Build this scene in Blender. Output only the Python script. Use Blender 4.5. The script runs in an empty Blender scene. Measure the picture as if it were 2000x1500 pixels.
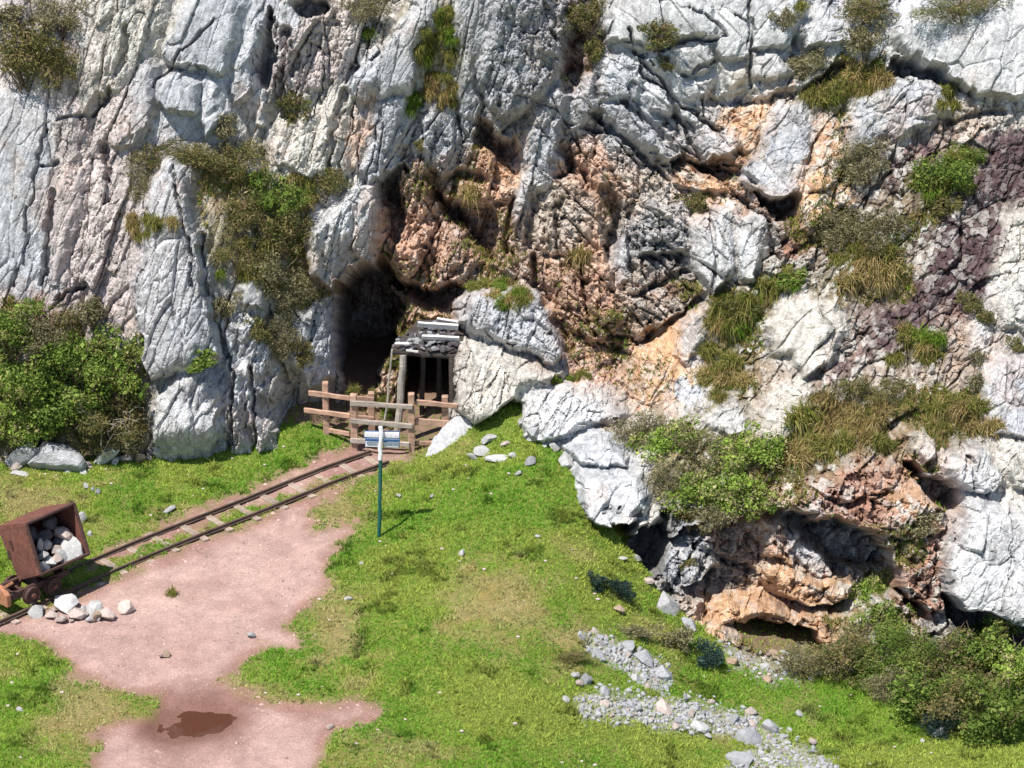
import bpy, bmesh, math, random
import numpy as np
from mathutils import Vector, Matrix

# ------------------------------------------------------------------ camera, sky, sun, exposure
SC = bpy.context.scene
COL = SC.collection
PITCH = math.radians(25.0)
DIST = 60.0
FPX = 5700.0                                   # focal length for a 2000 px wide picture
CAM = np.array([0.0, -DIST * math.cos(PITCH), DIST * math.sin(PITCH)])
cam = bpy.data.cameras.new('camera')
cam.sensor_width = 36.0
cam.lens = 36.0 * FPX / 2000.0
cam.clip_start = 0.5
cam.clip_end = 2000.0
camo = bpy.data.objects.new('camera', cam)
COL.objects.link(camo)
camo.location = CAM
camo.rotation_euler = (math.radians(90) - PITCH, 0, 0)
SC.camera = camo

SUN_EL = math.radians(64.0)
SUN_H = np.array([-0.64, -0.77])               # horizontal direction towards the sun
SUN_H = SUN_H / np.linalg.norm(SUN_H)
TO_SUN = Vector((SUN_H[0] * math.cos(SUN_EL), SUN_H[1] * math.cos(SUN_EL), math.sin(SUN_EL)))
w = bpy.data.worlds.new('World')
SC.world = w
w.use_nodes = True
nt = w.node_tree
sky = nt.nodes.new('ShaderNodeTexSky')
sky.sky_type = 'NISHITA'
sky.sun_disc = False
sky.sun_elevation = SUN_EL
sky.sun_rotation = math.atan2(TO_SUN.x, TO_SUN.y)
sky.altitude = 900
bg = nt.nodes['Background']
bg.inputs[1].default_value = 0.11
nt.links.new(sky.outputs[0], bg.inputs[0])
sun = bpy.data.lights.new('sun', 'SUN')
sun.energy = 5.0
sun.angle = math.radians(0.5)
sun.color = (1.0, 0.95, 0.88)
suno = bpy.data.objects.new('sun', sun)
COL.objects.link(suno)
suno.rotation_euler = TO_SUN.to_track_quat('Z', 'Y').to_euler()
SC.view_settings.view_transform = 'Standard'
SC.view_settings.look = 'None'
SC.view_settings.gamma = 1.0
SC.view_settings.exposure = 0.48
try:
    SC.view_settings.use_curve_mapping = False
except Exception:
    pass

# ------------------------------------------------------------------ pixel <-> world
CP, SP = math.cos(PITCH), math.sin(PITCH)
FWD = np.array([0, CP, -SP]); UPV = np.array([0, SP, CP])
DV = -FWD                                      # out of the rock, towards the valley

def proj(P):
    v = P - CAM
    dep = v @ FWD
    return 1000 + FPX * v[..., 0] / dep, 750 - FPX * (v @ UPV) / dep

def ray(px, py):
    d = FWD + np.array([1.0, 0, 0]) * ((px - 1000) / FPX) + UPV * ((750 - py) / FPX)
    return d

def at(px, py, y):
    d = ray(px, py)
    return CAM + d * ((y - CAM[1]) / d[1])

def atz(px, py, z=0.0):
    d = ray(px, py)
    return CAM + d * ((z - CAM[2]) / d[2])

# ------------------------------------------------------------------ noise in numpy
_rng = np.random.RandomState(7)
TB = _rng.rand(16, 256, 256).astype(np.float32)

def vnoise(u, v, k=0):
    iu = np.floor(u).astype(np.int64); iv = np.floor(v).astype(np.int64)
    fu = (u - iu).astype(np.float32); fv = (v - iv).astype(np.float32)
    fu = fu * fu * fu * (fu * (fu * 6 - 15) + 10); fv = fv * fv * fv * (fv * (fv * 6 - 15) + 10)
    T = TB[k % 16]
    a, b = iu & 255, iv & 255
    a1, b1 = (a + 1) & 255, (b + 1) & 255
    return ((T[b, a] * (1 - fu) + T[b, a1] * fu) * (1 - fv) + (T[b1, a] * (1 - fu) + T[b1, a1] * fu) * fv) * 2 - 1

def fbm(u, v, k=0, octv=4, gain=0.5):
    s = 0; a = 1.0; n = 0.0
    for i in range(octv):
        s = s + a * vnoise(u * 2 ** i + 17.3 * i, v * 2 ** i + 9.1 * i, k + i)
        n += a; a *= gain
    return s / n

def ridge(u, v, k=0, octv=4):
    s = 0; a = 1.0; n = 0
    for i in range(octv):
        s = s + a * (1 - 2 * np.abs(vnoise(u * 2 ** i + 5.3 * i, v * 2 ** i + 3.1 * i, k + i)))
        n += a; a *= 0.5
    return s / n

def voro(u, v, k=0):
    """cell noise: F1, F2, offset from the cell centre and three random numbers of the cell"""
    iu = np.floor(u).astype(np.int64); iv = np.floor(v).astype(np.int64)
    n = u.shape
    f1 = np.full(n, 9.0, np.float32); f2 = np.full(n, 9.0, np.float32)
    bx = np.zeros(n, np.float32); by = np.zeros(n, np.float32)
    ba = np.zeros(n, np.int64); bb = np.zeros(n, np.int64)
    for dj in (-1, 0, 1):
        for di in (-1, 0, 1):
            a = (iu + di); b = (iv + dj)
            am, bm = a & 255, b & 255
            ox = (u - a - TB[k % 16][bm, am]).astype(np.float32)
            oy = (v - b - TB[(k + 1) % 16][bm, am]).astype(np.float32)
            d = ox * ox + oy * oy
            near = d < f1
            f2 = np.where(near, f1, np.minimum(f2, d))
            f1 = np.where(near, d, f1)
            bx = np.where(near, ox, bx); by = np.where(near, oy, by)
            ba = np.where(near, am, ba); bb = np.where(near, bm, bb)
    r = [TB[(k + 2 + i) % 16][bb, ba] * 2 - 1 for i in range(4)]
    return np.sqrt(f1), np.sqrt(f2), bx, by, r

def facet(x, z, size, aspect, ang, k, tilt=0.8, gw=0.07):
    """broken rock: every cell a tilted plane, a groove between cells; returns height (about -1..1), groove 0..1, tint"""
    c, s = math.cos(ang), math.sin(ang)
    u = (x * c - z * s) / size
    v = (x * s + z * c) / (size * aspect)
    wx = fbm(u * 1.3, v * 1.3, k + 3, 2) * 0.2
    wz = fbm(u * 1.3 + 40, v * 1.3, k + 5, 2) * 0.2
    f1, f2, bx, by, r = voro(u + wx, v + wz, k)
    h = 0.55 * r[0] + tilt * (r[1] * bx + r[2] * by) - 0.5 * f1
    g = np.clip(1 - (f2 - f1) / gw, 0, 1)
    return h, g, r[3]

def smooth(a, b, x):
    t = np.clip((x - a) / (b - a), 0, 1)
    return t * t * (3 - 2 * t)

def poly_sd(px, py, pts):
    """signed distance, positive inside"""
    pts = np.asarray(pts, float)
    d = np.full(px.shape, 1e9)
    inside = np.zeros(px.shape, bool)
    n = len(pts)
    for i in range(n):
        ax, ay = pts[i]; bx, by = pts[(i + 1) % n]
        ex, ey = bx - ax, by - ay
        t = np.clip(((px - ax) * ex + (py - ay) * ey) / (ex * ex + ey * ey + 1e-9), 0, 1)
        dx, dy = px - ax - t * ex, py - ay - t * ey
        d = np.minimum(d, dx * dx + dy * dy)
        cr = ((ay > py) != (by > py)) & (px < (bx - ax) * (py - ay) / (by - ay + 1e-12) + ax)
        inside ^= cr
    d = np.sqrt(d)
    return np.where(inside, d, -d)

class TPS:
    """thin-plate surface through scattered values"""
    def __init__(self, pts, vals, lam=1e-3):
        P = np.asarray(pts, float); V = np.asarray(vals, float)
        if V.ndim == 1:
            V = V[:, None]
        self.c = P.mean(0); self.s = P.std(0).max()
        P = (P - self.c) / self.s
        n = len(P)
        K = self.k(P[:, None, :] - P[None, :, :]) + lam * np.eye(n)
        Q = np.c_[np.ones(n), P]
        A = np.zeros((n + 3, n + 3)); A[:n, :n] = K; A[:n, n:] = Q; A[n:, :n] = Q.T
        B = np.zeros((n + 3, V.shape[1])); B[:n] = V
        self.w = np.linalg.solve(A, B); self.P = P
    @staticmethod
    def k(d):
        r2 = (d * d).sum(-1) + 1e-12
        return 0.5 * r2 * np.log(r2)
    def __call__(self, x, y):
        X = (np.stack([x, y], -1) - self.c) / self.s
        sh = X.shape[:-1]; X = X.reshape(-1, 2)
        out = np.zeros((len(X), self.w.shape[1]))
        n = len(self.P)
        for i in range(n):
            out += self.k(X - self.P[i])[:, None] * self.w[i]
        out += self.w[n] + X @ self.w[n + 1:]
        return out.reshape(sh + (-1,))

class Field:
    """a function sampled on a coarse grid, read back bilinearly (clamped at the border)"""
    def __init__(self, fn, x0, x1, y0, y1, st):
        self.x0, self.y0, self.st = x0, y0, st
        gx = np.arange(x0, x1 + st, st); gy = np.arange(y0, y1 + st, st)
        X, Y = np.meshgrid(gx, gy)
        self.g = fn(X, Y)
        if self.g.ndim == 2:
            self.g = self.g[..., None]
    def __call__(self, x, y):
        u = np.clip((x - self.x0) / self.st, 0, self.g.shape[1] - 1.001)
        v = np.clip((y - self.y0) / self.st, 0, self.g.shape[0] - 1.001)
        i = np.floor(u).astype(int); j = np.floor(v).astype(int)
        fu = (u - i)[..., None]; fv = (v - j)[..., None]
        g = self.g
        return (g[j, i] * (1 - fu) + g[j, i + 1] * fu) * (1 - fv) + (g[j + 1, i] * (1 - fu) + g[j + 1, i + 1] * fu) * fv

# ------------------------------------------------------------------ object helpers
def mesh_np(name, V, F, mat=None, col=None, smooth_=False):
    """V (n,3), F (m,3|4) -> mesh datablock; col (n,3) point colour named 'col'"""
    me = bpy.data.meshes.new(name)
    V = np.ascontiguousarray(V, np.float32); F = np.ascontiguousarray(F, np.int32)
    k = F.shape[1]
    me.vertices.add(len(V)); me.vertices.foreach_set('co', V.ravel())
    me.loops.add(F.size); me.loops.foreach_set('vertex_index', F.ravel())
    me.polygons.add(len(F)); me.polygons.foreach_set('loop_start', np.arange(0, F.size, k, dtype=np.int32))
    me.polygons.foreach_set('use_smooth', np.full(len(F), smooth_, bool))
    if col is not None:
        a = me.color_attributes.new('col', 'FLOAT_COLOR', 'POINT')
        c = np.ones((len(V), 4), np.float32); c[:, :3] = col
        a.data.foreach_set('color', c.ravel())
    me.update(calc_edges=True)
    if mat:
        me.materials.append(mat)
    return me

def tag(o, label=None, cat=None, group=None, kind=None):
    if label: o['label'] = label
    if cat: o['category'] = cat
    if group: o['group'] = group
    if kind: o['kind'] = kind
    return o

def link(name, me, parent=None, loc=None):
    o = bpy.data.objects.new(name, me)
    COL.objects.link(o)
    if parent is not None:
        o.parent = parent
    if loc is not None:
        o.location = loc
    return o

def empty(name, loc, label, cat, group=None):
    o = bpy.data.objects.new(name, None)
    o.empty_display_size = 0.1
    COL.objects.link(o)
    o.location = loc
    return tag(o, label, cat, group)

# ------------------------------------------------------------------ materials
def new_mat(name):
    m = bpy.data.materials.new(name)
    m.use_nodes = True
    t = m.node_tree
    b = t.nodes['Principled BSDF']
    return m, t, b

def N(t, typ, **kw):
    n = t.nodes.new(typ)
    for k, v in kw.items():
        if k.startswith('i_'):
            key = k[2:]
            n.inputs[int(key) if key.isdigit() else key].default_value = v
        else:
            setattr(n, k, v)
    return n

def ramp(t, pts):
    n = t.nodes.new('ShaderNodeValToRGB')
    e = n.color_ramp.elements
    while len(e) < len(pts):
        e.new(0.5)
    for i, (p, c) in enumerate(pts):
        e[i].position = p
        e[i].color = (c[0], c[1], c[2], 1) if not np.isscalar(c) else (c, c, c, 1)
    return n

def mul(t, a, b, fac=1.0, mode='MULTIPLY'):
    n = t.nodes.new('ShaderNodeMix')
    n.data_type = 'RGBA'; n.blend_type = mode
    n.inputs[0].default_value = fac
    for s, i in ((a, 6), (b, 7)):
        if hasattr(s, 'is_output'):
            t.links.new(s, n.inputs[i])
        else:
            n.inputs[i].default_value = (*s, 1)
    return n.outputs[2]

def surface_mat(name, base=None, attr=None, rough=0.9, mottle=((8, 0.75, 1.2), (45, 0.75, 1.2)), bump=((60, 0.02),), rnd=0.0, stretch=None, spec=0.2):
    """colour from a point attribute or a constant, broken up by noises; fine bump"""
    m, t, b = new_mat(name)
    tc = N(t, 'ShaderNodeTexCoord')
    co = tc.outputs['Object']
    if attr:
        a = N(t, 'ShaderNodeAttribute', attribute_name=attr)
        c = a.outputs['Color']
    else:
        rgb = N(t, 'ShaderNodeRGB'); rgb.outputs[0].default_value = (*base, 1)
        c = rgb.outputs[0]
    for sc, lo, hi in mottle:
        n = N(t, 'ShaderNodeTexNoise'); n.inputs['Scale'].default_value = sc; n.inputs['Detail'].default_value = 5
        n.inputs['Roughness'].default_value = 0.65
        t.links.new(co, n.inputs['Vector'])
        r = ramp(t, ((0.3, lo), (0.7, hi)))
        t.links.new(n.outputs['Fac'], r.inputs[0])
        c = mul(t, c, r.outputs[0])
    if stretch:
        mp = N(t, 'ShaderNodeMapping'); mp.inputs['Scale'].default_value = stretch[0]
        mp.inputs['Rotation'].default_value = stretch[3] if len(stretch) > 3 else (0, 0, 0)
        t.links.new(co, mp.inputs['Vector'])
        n = N(t, 'ShaderNodeTexNoise'); n.inputs['Scale'].default_value = 1.0; n.inputs['Detail'].default_value = 4
        t.links.new(mp.outputs[0], n.inputs['Vector'])
        r = ramp(t, ((0.32, stretch[1]), (0.68, stretch[2])))
        t.links.new(n.outputs['Fac'], r.inputs[0])
        c = mul(t, c, r.outputs[0])
    if rnd:
        oi = N(t, 'ShaderNodeObjectInfo')
        hs = N(t, 'ShaderNodeHueSaturation')
        mr = N(t, 'ShaderNodeMapRange'); mr.inputs[3].default_value = 1 - rnd; mr.inputs[4].default_value = 1 + rnd
        t.links.new(oi.outputs['Random'], mr.inputs[0]); t.links.new(mr.outputs[0], hs.inputs['Value'])
        t.links.new(c, hs.inputs['Color']); c = hs.outputs[0]
    t.links.new(c, b.inputs['Base Color'])
    b.inputs['Roughness'].default_value = rough
    b.inputs['Specular IOR Level'].default_value = spec
    nrm = None
    for sc, dist in bump:
        n = N(t, 'ShaderNodeTexNoise'); n.inputs['Scale'].default_value = sc; n.inputs['Detail'].default_value = 4
        t.links.new(co, n.inputs['Vector'])
        bp = N(t, 'ShaderNodeBump'); bp.inputs['Strength'].default_value = 0.8; bp.inputs['Distance'].default_value = dist
        t.links.new(n.outputs['Fac'], bp.inputs['Height'])
        if nrm: t.links.new(nrm, bp.inputs['Normal'])
        nrm = bp.outputs[0]
    if nrm: t.links.new(nrm, b.inputs['Normal'])
    return m

def leaf_mat(name, rnd=0.15, transl=0.25):
    m, t, b = new_mat(name)
    a = N(t, 'ShaderNodeAttribute', attribute_name='col')
    oi = N(t, 'ShaderNodeObjectInfo')
    hs = N(t, 'ShaderNodeHueSaturation')
    mr = N(t, 'ShaderNodeMapRange'); mr.inputs[3].default_value = 1 - rnd; mr.inputs[4].default_value = 1 + rnd
    t.links.new(oi.outputs['Random'], mr.inputs[0]); t.links.new(mr.outputs[0], hs.inputs['Value'])
    t.links.new(a.outputs['Color'], hs.inputs['Color'])
    t.links.new(hs.outputs[0], b.inputs['Base Color'])
    b.inputs['Roughness'].default_value = 0.7
    b.inputs['Specular IOR Level'].default_value = 0.15
    tr = N(t, 'ShaderNodeBsdfTranslucent')
    t.links.new(hs.outputs[0], tr.inputs[0])
    mx = N(t, 'ShaderNodeMixShader'); mx.inputs[0].default_value = transl
    out = t.nodes['Material Output']
    t.links.new(b.outputs[0], mx.inputs[1]); t.links.new(tr.outputs[0], mx.inputs[2])
    t.links.new(mx.outputs[0], out.inputs[0])
    return m

M_ROCK = surface_mat('limestone', attr='col', rough=0.92, mottle=((1.3, 0.84, 1.12), (7, 0.72, 1.2), (30, 0.62, 1.3)),
                     bump=((28, 0.012), (90, 0.008)), stretch=((9, 9, 1.1), 0.78, 1.16, (0, .25, 0)))
# ------------------------------------------------------------------ ground
# (picture point, height above the track bed) of places on the ground
GC = [(0, 925, .08), (150, 920, .1), (300, 905, .1), (480, 885, .1), (605, 850, .2), (590, 795, .45), (740, 880, 0), (830, 855, 0), (0, 1030, .05), (200, 1000, .05),
      (0, 1100, 0), (0, 1250, 0), (300, 1050, .0), (400, 1100, 0), (600, 1000, 0), (400, 1300, -.02), (385, 1405, -.07), (100, 1400, .02), (0, 1500, .02), (300, 1500, -.02), (600, 1500, -.05),
      (740, 1048, .06), (690, 960, .05), (840, 1000, .25), (900, 905, .35), (1000, 885, .6), (990, 800, 1.0), (960, 845, .65), (1000, 950, .5), (1060, 1040, .4), (1110, 915, .6), (1120, 960, .45),
      (1180, 1030, .0), (1250, 1110, -.45), (1310, 1180, -.9), (1370, 1230, -1.2),
      (700, 1200, .05), (900, 1200, .05), (1100, 1200, -.1), (1200, 1300, -.6), (1000, 1450, -.35), (800, 1450, -.1), (1300, 1400, -1.05), (1400, 1300, -1.3), (1450, 1400, -1.4),
      (1500, 1295, -1.65), (1620, 1330, -1.7), (1600, 1420, -1.6), (1800, 1350, -1.65), (1950, 1450, -1.6), (1600, 1490, -1.5), (1300, 1500, -1.1), (2000, 1320, -1.65)]
_gp = [atz(a, b, c) for a, b, c in GC]
# beyond the edges of the picture, and behind the foot of the cliff
GX = [(-16, -4, .3), (-16, -10, .2), (-14, -18, 0), (-4, -19, -.1), (4, -19, -1.0), (14, -18, -1.5), (15, -8, -1.6), (-12, 2, .3), (-2, 1, .0), (3, -3, -.9), (4, -5.5, -1.7), (7, -5, -2), (4, 0, -1), (12, 1, -1.6)]
_gxy = [(p[0], p[1]) for p in _gp] + [(a, b) for a, b, c in GX]
_gz = [c for a, b, c in GC] + [c for a, b, c in GX]
_gt = TPS(_gxy, _gz, 2e-3)
GF = Field(lambda X, Y: _gt(X, Y), -18, 18, -22, 4, 0.25)

def ground_smooth(x, y):
    return GF(x, y)[..., 0]

def ground_h(x, y):
    return ground_smooth(x, y) + 0.035 * fbm(x * 0.9, y * 0.9, 2, 4) + 0.012 * fbm(x * 5, y * 5, 4, 3)

def on_ground(px, py):
    z = 0.0
    for _ in range(12):
        p = atz(px, py, z)
        z = float(ground_h(np.array([p[0]]), np.array([p[1]]))[0])
    return atz(px, py, z)

PATH_POLY = [(700, 870), (790, 880), (800, 898), (745, 915), (690, 950), (640, 975), (600, 1012), (610, 1030), (690, 1020), (690, 1045), (645, 1090), (640, 1110), (655, 1150), (590, 1195), (560, 1225), (600, 1235),
             (575, 1262), (505, 1262), (478, 1300), (440, 1330), (490, 1352), (590, 1372), (700, 1368), (750, 1390), (735, 1405), (650, 1425), (635, 1460), (600, 1520), (560, 2600), (100, 2600), (150, 1560), (200, 1460), (170, 1430),
             (230, 1410), (300, 1400), (310, 1360), (215, 1350), (140, 1320), (125, 1280), (90, 1255), (40, 1238), (-200, 1245), (-200, 1200), (0, 1212), (60, 1195), (204, 1135), (360, 1062), (480, 1014),
             (600, 968), (690, 930), (700, 925), (560, 968), (360, 1040), (240, 1085), (175, 1105), (190, 1085), (300, 1035), (420, 980), (560, 920), (640, 878)]
WORN = [[(600, 940), (700, 950), (700, 1030), (600, 1010)], [(640, 1160), (720, 1180), (720, 1290), (600, 1300)], [(120, 1340), (220, 1330), (320, 1420), (150, 1480), (60, 1440)], [(1040, 1230), (1150, 1230), (1160, 1290), (1090, 1300)],
        [(0, 935), (120, 950), (140, 990), (20, 1030), (-40, 1010)], [(900, 1120), (1040, 1110), (1100, 1210), (980, 1260), (860, 1230)], [(420, 1330), (560, 1350), (620, 1400), (450, 1400)]]
PUDDLE = [(300, 1405), (318, 1390), (345, 1380), (372, 1376), (400, 1377), (430, 1379), (455, 1386), (466, 1396), (452, 1412), (425, 1424), (380, 1434), (340, 1440), (308, 1432), (292, 1420)]

SCREE = [[(1140, 1240), (1170, 1238), (1215, 1262), (1250, 1275), (1290, 1290), (1308, 1320), (1300, 1345), (1255, 1338), (1225, 1310), (1180, 1285), (1148, 1268)],
         [(1125, 1365), (1180, 1352), (1260, 1362), (1350, 1368), (1420, 1385), (1480, 1400), (1470, 1432), (1400, 1432), (1330, 1425), (1230, 1408), (1140, 1398)],
         [(1470, 1425), (1510, 1420), (1545, 1450), (1600, 1470), (1630, 1500), (1640, 1520), (1400, 1520), (1420, 1500), (1450, 1480), (1480, 1460)],
         [(1395, 1240), (1450, 1270), (1500, 1285), (1580, 1290), (1600, 1320), (1500, 1330), (1430, 1300)]]

def axis(dense0, dense1, st, lo, hi, grow=1.25):
    a = list(np.arange(dense0, dense1 + st / 2, st))
    s = st
    while a[-1] < hi:
        s = min(s * grow, 6.0); a.append(a[-1] + s)
    s = st; b = []
    v = dense0
    while v > lo:
        s = min(s * grow, 6.0); v -= s; b.append(v)
    return np.array(b[::-1] + a)

gx = axis(-11.5, 11.5, 0.055, -90, 90); gy = axis(-16.6, -1.0, 0.06, -130, 60)
X, Y = np.meshgrid(gx, gy)
Z = ground_h(X, Y)
# farther out the land rolls gently
far = smooth(16, 60, np.hypot(X, Y + 8))
Z = Z + far * 3.0 * fbm(X * 0.03, Y * 0.03, 6, 3) - smooth(20, 110, -Y) * 14.0
GPX, GPY = proj(np.stack([X, Y, Z], -1))
# the turf breaks off into a gully in front of the undercut rock
gul = poly_sd(GPX + 10 * fbm(X * 2, Y * 2, 4, 3), GPY + 6 * fbm(X * 2, Y * 2, 9, 3), [(1140, 985), (1300, 985), (1420, 1120), (1430, 1225), (1365, 1218), (1310, 1165), (1250, 1098), (1190, 1035)])
Z = Z - 1.0 * smooth(0, 22, gul)
wpx = GPX + 14 * fbm(X * 1.6, Y * 1.6, 1, 4) + 5 * fbm(X * 7, Y * 7, 3, 2)
wpy = GPY + 7 * fbm(X * 1.6 + 30, Y * 1.6, 5, 4) + 3 * fbm(X * 7, Y * 7 + 20, 6, 2)
psd = poly_sd(wpx, wpy, PATH_POLY)
path_m = smooth(-20, 18, psd + 16 * fbm(X * 3, Y * 3, 8, 4))
worn = np.zeros_like(X)
for q in WORN:
    worn = np.maximum(worn, smooth(-60, 60, poly_sd(wpx, wpy, q) + 45 * fbm(X * 2.5, Y * 2.5, 7, 4)))
worn = np.maximum(worn, 0.55 * smooth(0.15, 0.6, fbm(X * 0.8, Y * 0.8, 9, 4)))
pud = poly_sd(GPX, GPY, PUDDLE)
wet = smooth(-75, 6, pud + 12 * fbm(X * 2, Y * 2, 10, 3))
Z = Z - 0.07 * smooth(-22, 12, pud) * (np.hypot(X, Y) < 40)
Z = Z - 0.02 * path_m + path_m * (.010 * fbm(X * 11, Y * 11, 5, 3) + .018 * fbm(X * 3.1 + Y, Y * 3.1 - X, 7, 3))
n1 = fbm(X * 2.1, Y * 2.1, 3, 4)[..., None]
soil = np.array([.15, .185, .035]) + n1 * np.array([.03, .02, .01])
soil_dry = np.array([.24, .19, .075]) + n1 * .03
gcol = soil * (1 - worn[..., None]) + soil_dry * worn[..., None]
gravel = np.array([.40, .268, .232]) * (1 + 0.22 * n1 + .14 * fbm(X * 8, Y * 8, 9, 3)[..., None])
pale = smooth(.0, .5, fbm(X * .55, Y * .55, 12, 3))[..., None]
gravel = gravel * (1 - .4 * pale) + np.array([.50, .36, .31]) * .4 * pale
dk_ = (smooth(.1, .5, fbm(X * .9, Y * 1.3, 14, 4)) * .45)[..., None]
gravel = gravel * (1 - dk_) + np.array([.31, .19, .16]) * dk_
edge = smooth(34, 2, psd + 22 * fbm(X * 1.7, Y * 1.7, 13, 3))[..., None]
earth = np.array([.25, .125, .10])
gravel = gravel * (1 - .7 * edge) + earth * .7 * edge
wetc = np.array([.17, .082, .062])
gravel = gravel * (1 - wet[..., None] * .9) + wetc * wet[..., None] * .9
dirt = (smooth(-20, 5, poly_sd(wpx, wpy, [(640, 800), (700, 740), (900, 760), (890, 850), (800, 890), (690, 880)])) * .9)[..., None]
dirt = np.maximum(dirt, smooth(-2.6, -2.4, Y)[..., None])
dirt = np.maximum(dirt, (smooth(-10, 5, poly_sd(wpx, wpy, [(1420, 1205), (1620, 1215), (1630, 1285), (1440, 1285)])) * .9)[..., None])
gcol = gcol * (1 - dirt) + np.array([.20, .135, .095]) * dirt
scr = np.zeros_like(X)
for q in SCREE:
    scr = np.maximum(scr, smooth(-14, 10, poly_sd(wpx, wpy, q) + 10 * fbm(X * 5, Y * 5, 3, 3)))
gcol = gcol * (1 - .8 * scr[..., None]) + np.array([.33, .315, .285]) * .8 * scr[..., None]
gcol = gcol * (1 - path_m[..., None]) + gravel * path_m[..., None]
ny, nx = X.shape
idx = np.arange(ny * nx).reshape(ny, nx)
quads = np.stack([idx[:-1, :-1], idx[:-1, 1:], idx[1:, 1:], idx[1:, :-1]], -1).reshape(-1, 4)
GV = np.stack([X, Y, Z], -1).reshape(-1, 3)
GCOL = gcol.reshape(-1, 3)
pf = path_m.ravel()[quads].mean(1) > 0.5
M_SOIL = surface_mat('turf_soil', attr='col', rough=1.0, mottle=((6, .8, 1.2), (40, .7, 1.3)), bump=((30, .03), (90, .015)))
M_GRAVEL = surface_mat('pink_gravel', attr='col', rough=0.95, mottle=((3, .88, 1.1), (22, .8, 1.2), (80, .68, 1.32)), bump=((40, .02), (120, .012)))

def submesh(V, F, C, sel):
    f = F[sel]
    u, inv = np.unique(f, return_inverse=True)
    return V[u], inv.reshape(f.shape), C[u]

v, f, c = submesh(GV, quads, GCOL, ~pf)
ground = tag(link('ground', mesh_np('ground', v, f, M_SOIL, c, True)), kind='structure')
v, f, c = submesh(GV, quads, GCOL, pf)
path = tag(link('path', mesh_np('path', v, f, M_GRAVEL, c, True)), kind='structure')

# puddle: still brown water lying in the hollow of the path
m, t, b = new_mat('muddy_water')
b.inputs['Base Color'].default_value = (.08, .031, .019, 1)
b.inputs['Roughness'].default_value = 0.02
b.inputs['IOR'].default_value = 1.33
pz = np.percentile(Z.ravel()[(pud.ravel() > 2)], 60)
bm = bmesh.new()
ctr = np.mean(PUDDLE, axis=0)
vs = [bm.verts.new(atz(*(ctr + (np.array(q) - ctr) * 1.25), pz + .004)) for q in PUDDLE]
bm.faces.new(vs)
bmesh.ops.subdivide_edges(bm, edges=bm.edges[:], cuts=2, smooth=0.5)
me = bpy.data.meshes.new('puddle'); bm.to_mesh(me); me.materials.append(m)
puddle = tag(link('puddle', me), kind='structure')
# ------------------------------------------------------------------ cliff
# coarse shape: world depth y of the rock seen at a picture point ('z' entries: the foot, at that ground height)
CC = [(-300, -450, 2.5), (400, -450, 2.6), (1000, -450, 3.2), (1600, -450, 3.4), (2300, -450, 3.4),
      (0, -100, -.9), (300, -100, -.7), (600, -100, .2), (850, -100, .6), (1000, -100, .3), (1200, -100, 1.0), (1500, -100, .9), (2000, -100, .9),
      (0, 0, -1.3), (300, 0, -1.1), (600, 0, -.3), (850, 0, .2), (1000, 0, -.1), (1150, 0, .7), (1300, 0, .1), (1600, 0, .3), (1900, 0, .2),
      (0, 250, -2), (300, 250, -1.9), (550, 250, -1.0), (750, 250, -.5), (950, 250, .1), (1050, 250, 0), (1300, 250, -.2), (1500, 250, -.6), (1650, 250, -.9), (1900, 250, -.8),
      (0, 450, -2.5), (200, 450, -2.6), (330, 450, -2.8), (500, 450, -2.0), (680, 450, -1.3), (850, 450, -.2), (1000, 450, -.5), (1200, 450, -.9), (1400, 450, -1.6), (1650, 450, -2.1), (1900, 450, -2.2),
      (0, 600, -2.8), (200, 600, -3), (340, 600, -3.1), (550, 600, -2.4), (700, 600, -.9), (850, 600, -.7), (1000, 600, -1.6), (1200, 600, -1.6), (1400, 600, -2.3), (1600, 600, -3), (1850, 600, -3.2), (2000, 600, -3.2),
      (0, 750, -3.2), (300, 750, -3.3), (500, 750, -3.0), (620, 750, -2.3), (700, 750, -1.5), (830, 750, -1.6), (950, 750, -2.4), (1100, 750, -2.8), (1300, 750, -2.8), (1500, 750, -3.8), (1800, 750, -4.3), (2000, 750, -4.2),
      (1130, 870, -4.6), (1300, 880, -4.9), (1500, 880, -5.4), (1800, 880, -5.8), (2000, 880, -5.7),
      (1200, 1000, -5.9), (1350, 1000, -6.1), (1550, 1000, -6.7), (1750, 1000, -6.8), (1920, 1000, -6.8), (2000, 1000, -6.8),
      (1300, 1090, -7.0), (1400, 1130, -7.4), (1600, 1130, -7.5), (1800, 1130, -7.6), (2000, 1130, -7.6), (1500, 1230, -8.0), (1700, 1230, -8.0), (1900, 1230, -8.0),
      (300, 1100, -3.8), (600, 1000, -2.7), (800, 1000, -2.2), (1000, 1100, -5.4), (1200, 1250, -7.4), (1500, 1450, -8.9), (1900, 1450, -9.0), (-300, 300, -2.2), (-300, 900, -3.6), (2300, 600, -3.0), (2300, 1200, -7.6)]
CZ = [(0, 905, .08), (150, 900, .1), (300, 895, .1), (450, 885, .1), (545, 880, .1), (588, 785, .45), (650, 800, .1), (740, 830, 0), (840, 840, 0), (910, 850, .3), (990, 800, .9), (1030, 862, .65), (1080, 890, .65), (1120, 935, .55),
      (1180, 1035, .0), (1255, 1113, -.45), (1370, 1235, -1.2), (1440, 1275, -1.5), (1540, 1300, -1.65), (1620, 1325, -1.7), (1850, 1320, -1.65), (2000, 1310, -1.65)]
BASE = np.array([(-400, 910), (0, 905), (300, 910), (545, 893), (590, 800), (640, 850), (740, 850), (860, 860), (910, 870), (1000, 885), (1080, 910), (1130, 955), (1250, 1120), (1370, 1245), (1450, 1295), (1620, 1335), (2400, 1335)], float)
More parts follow.
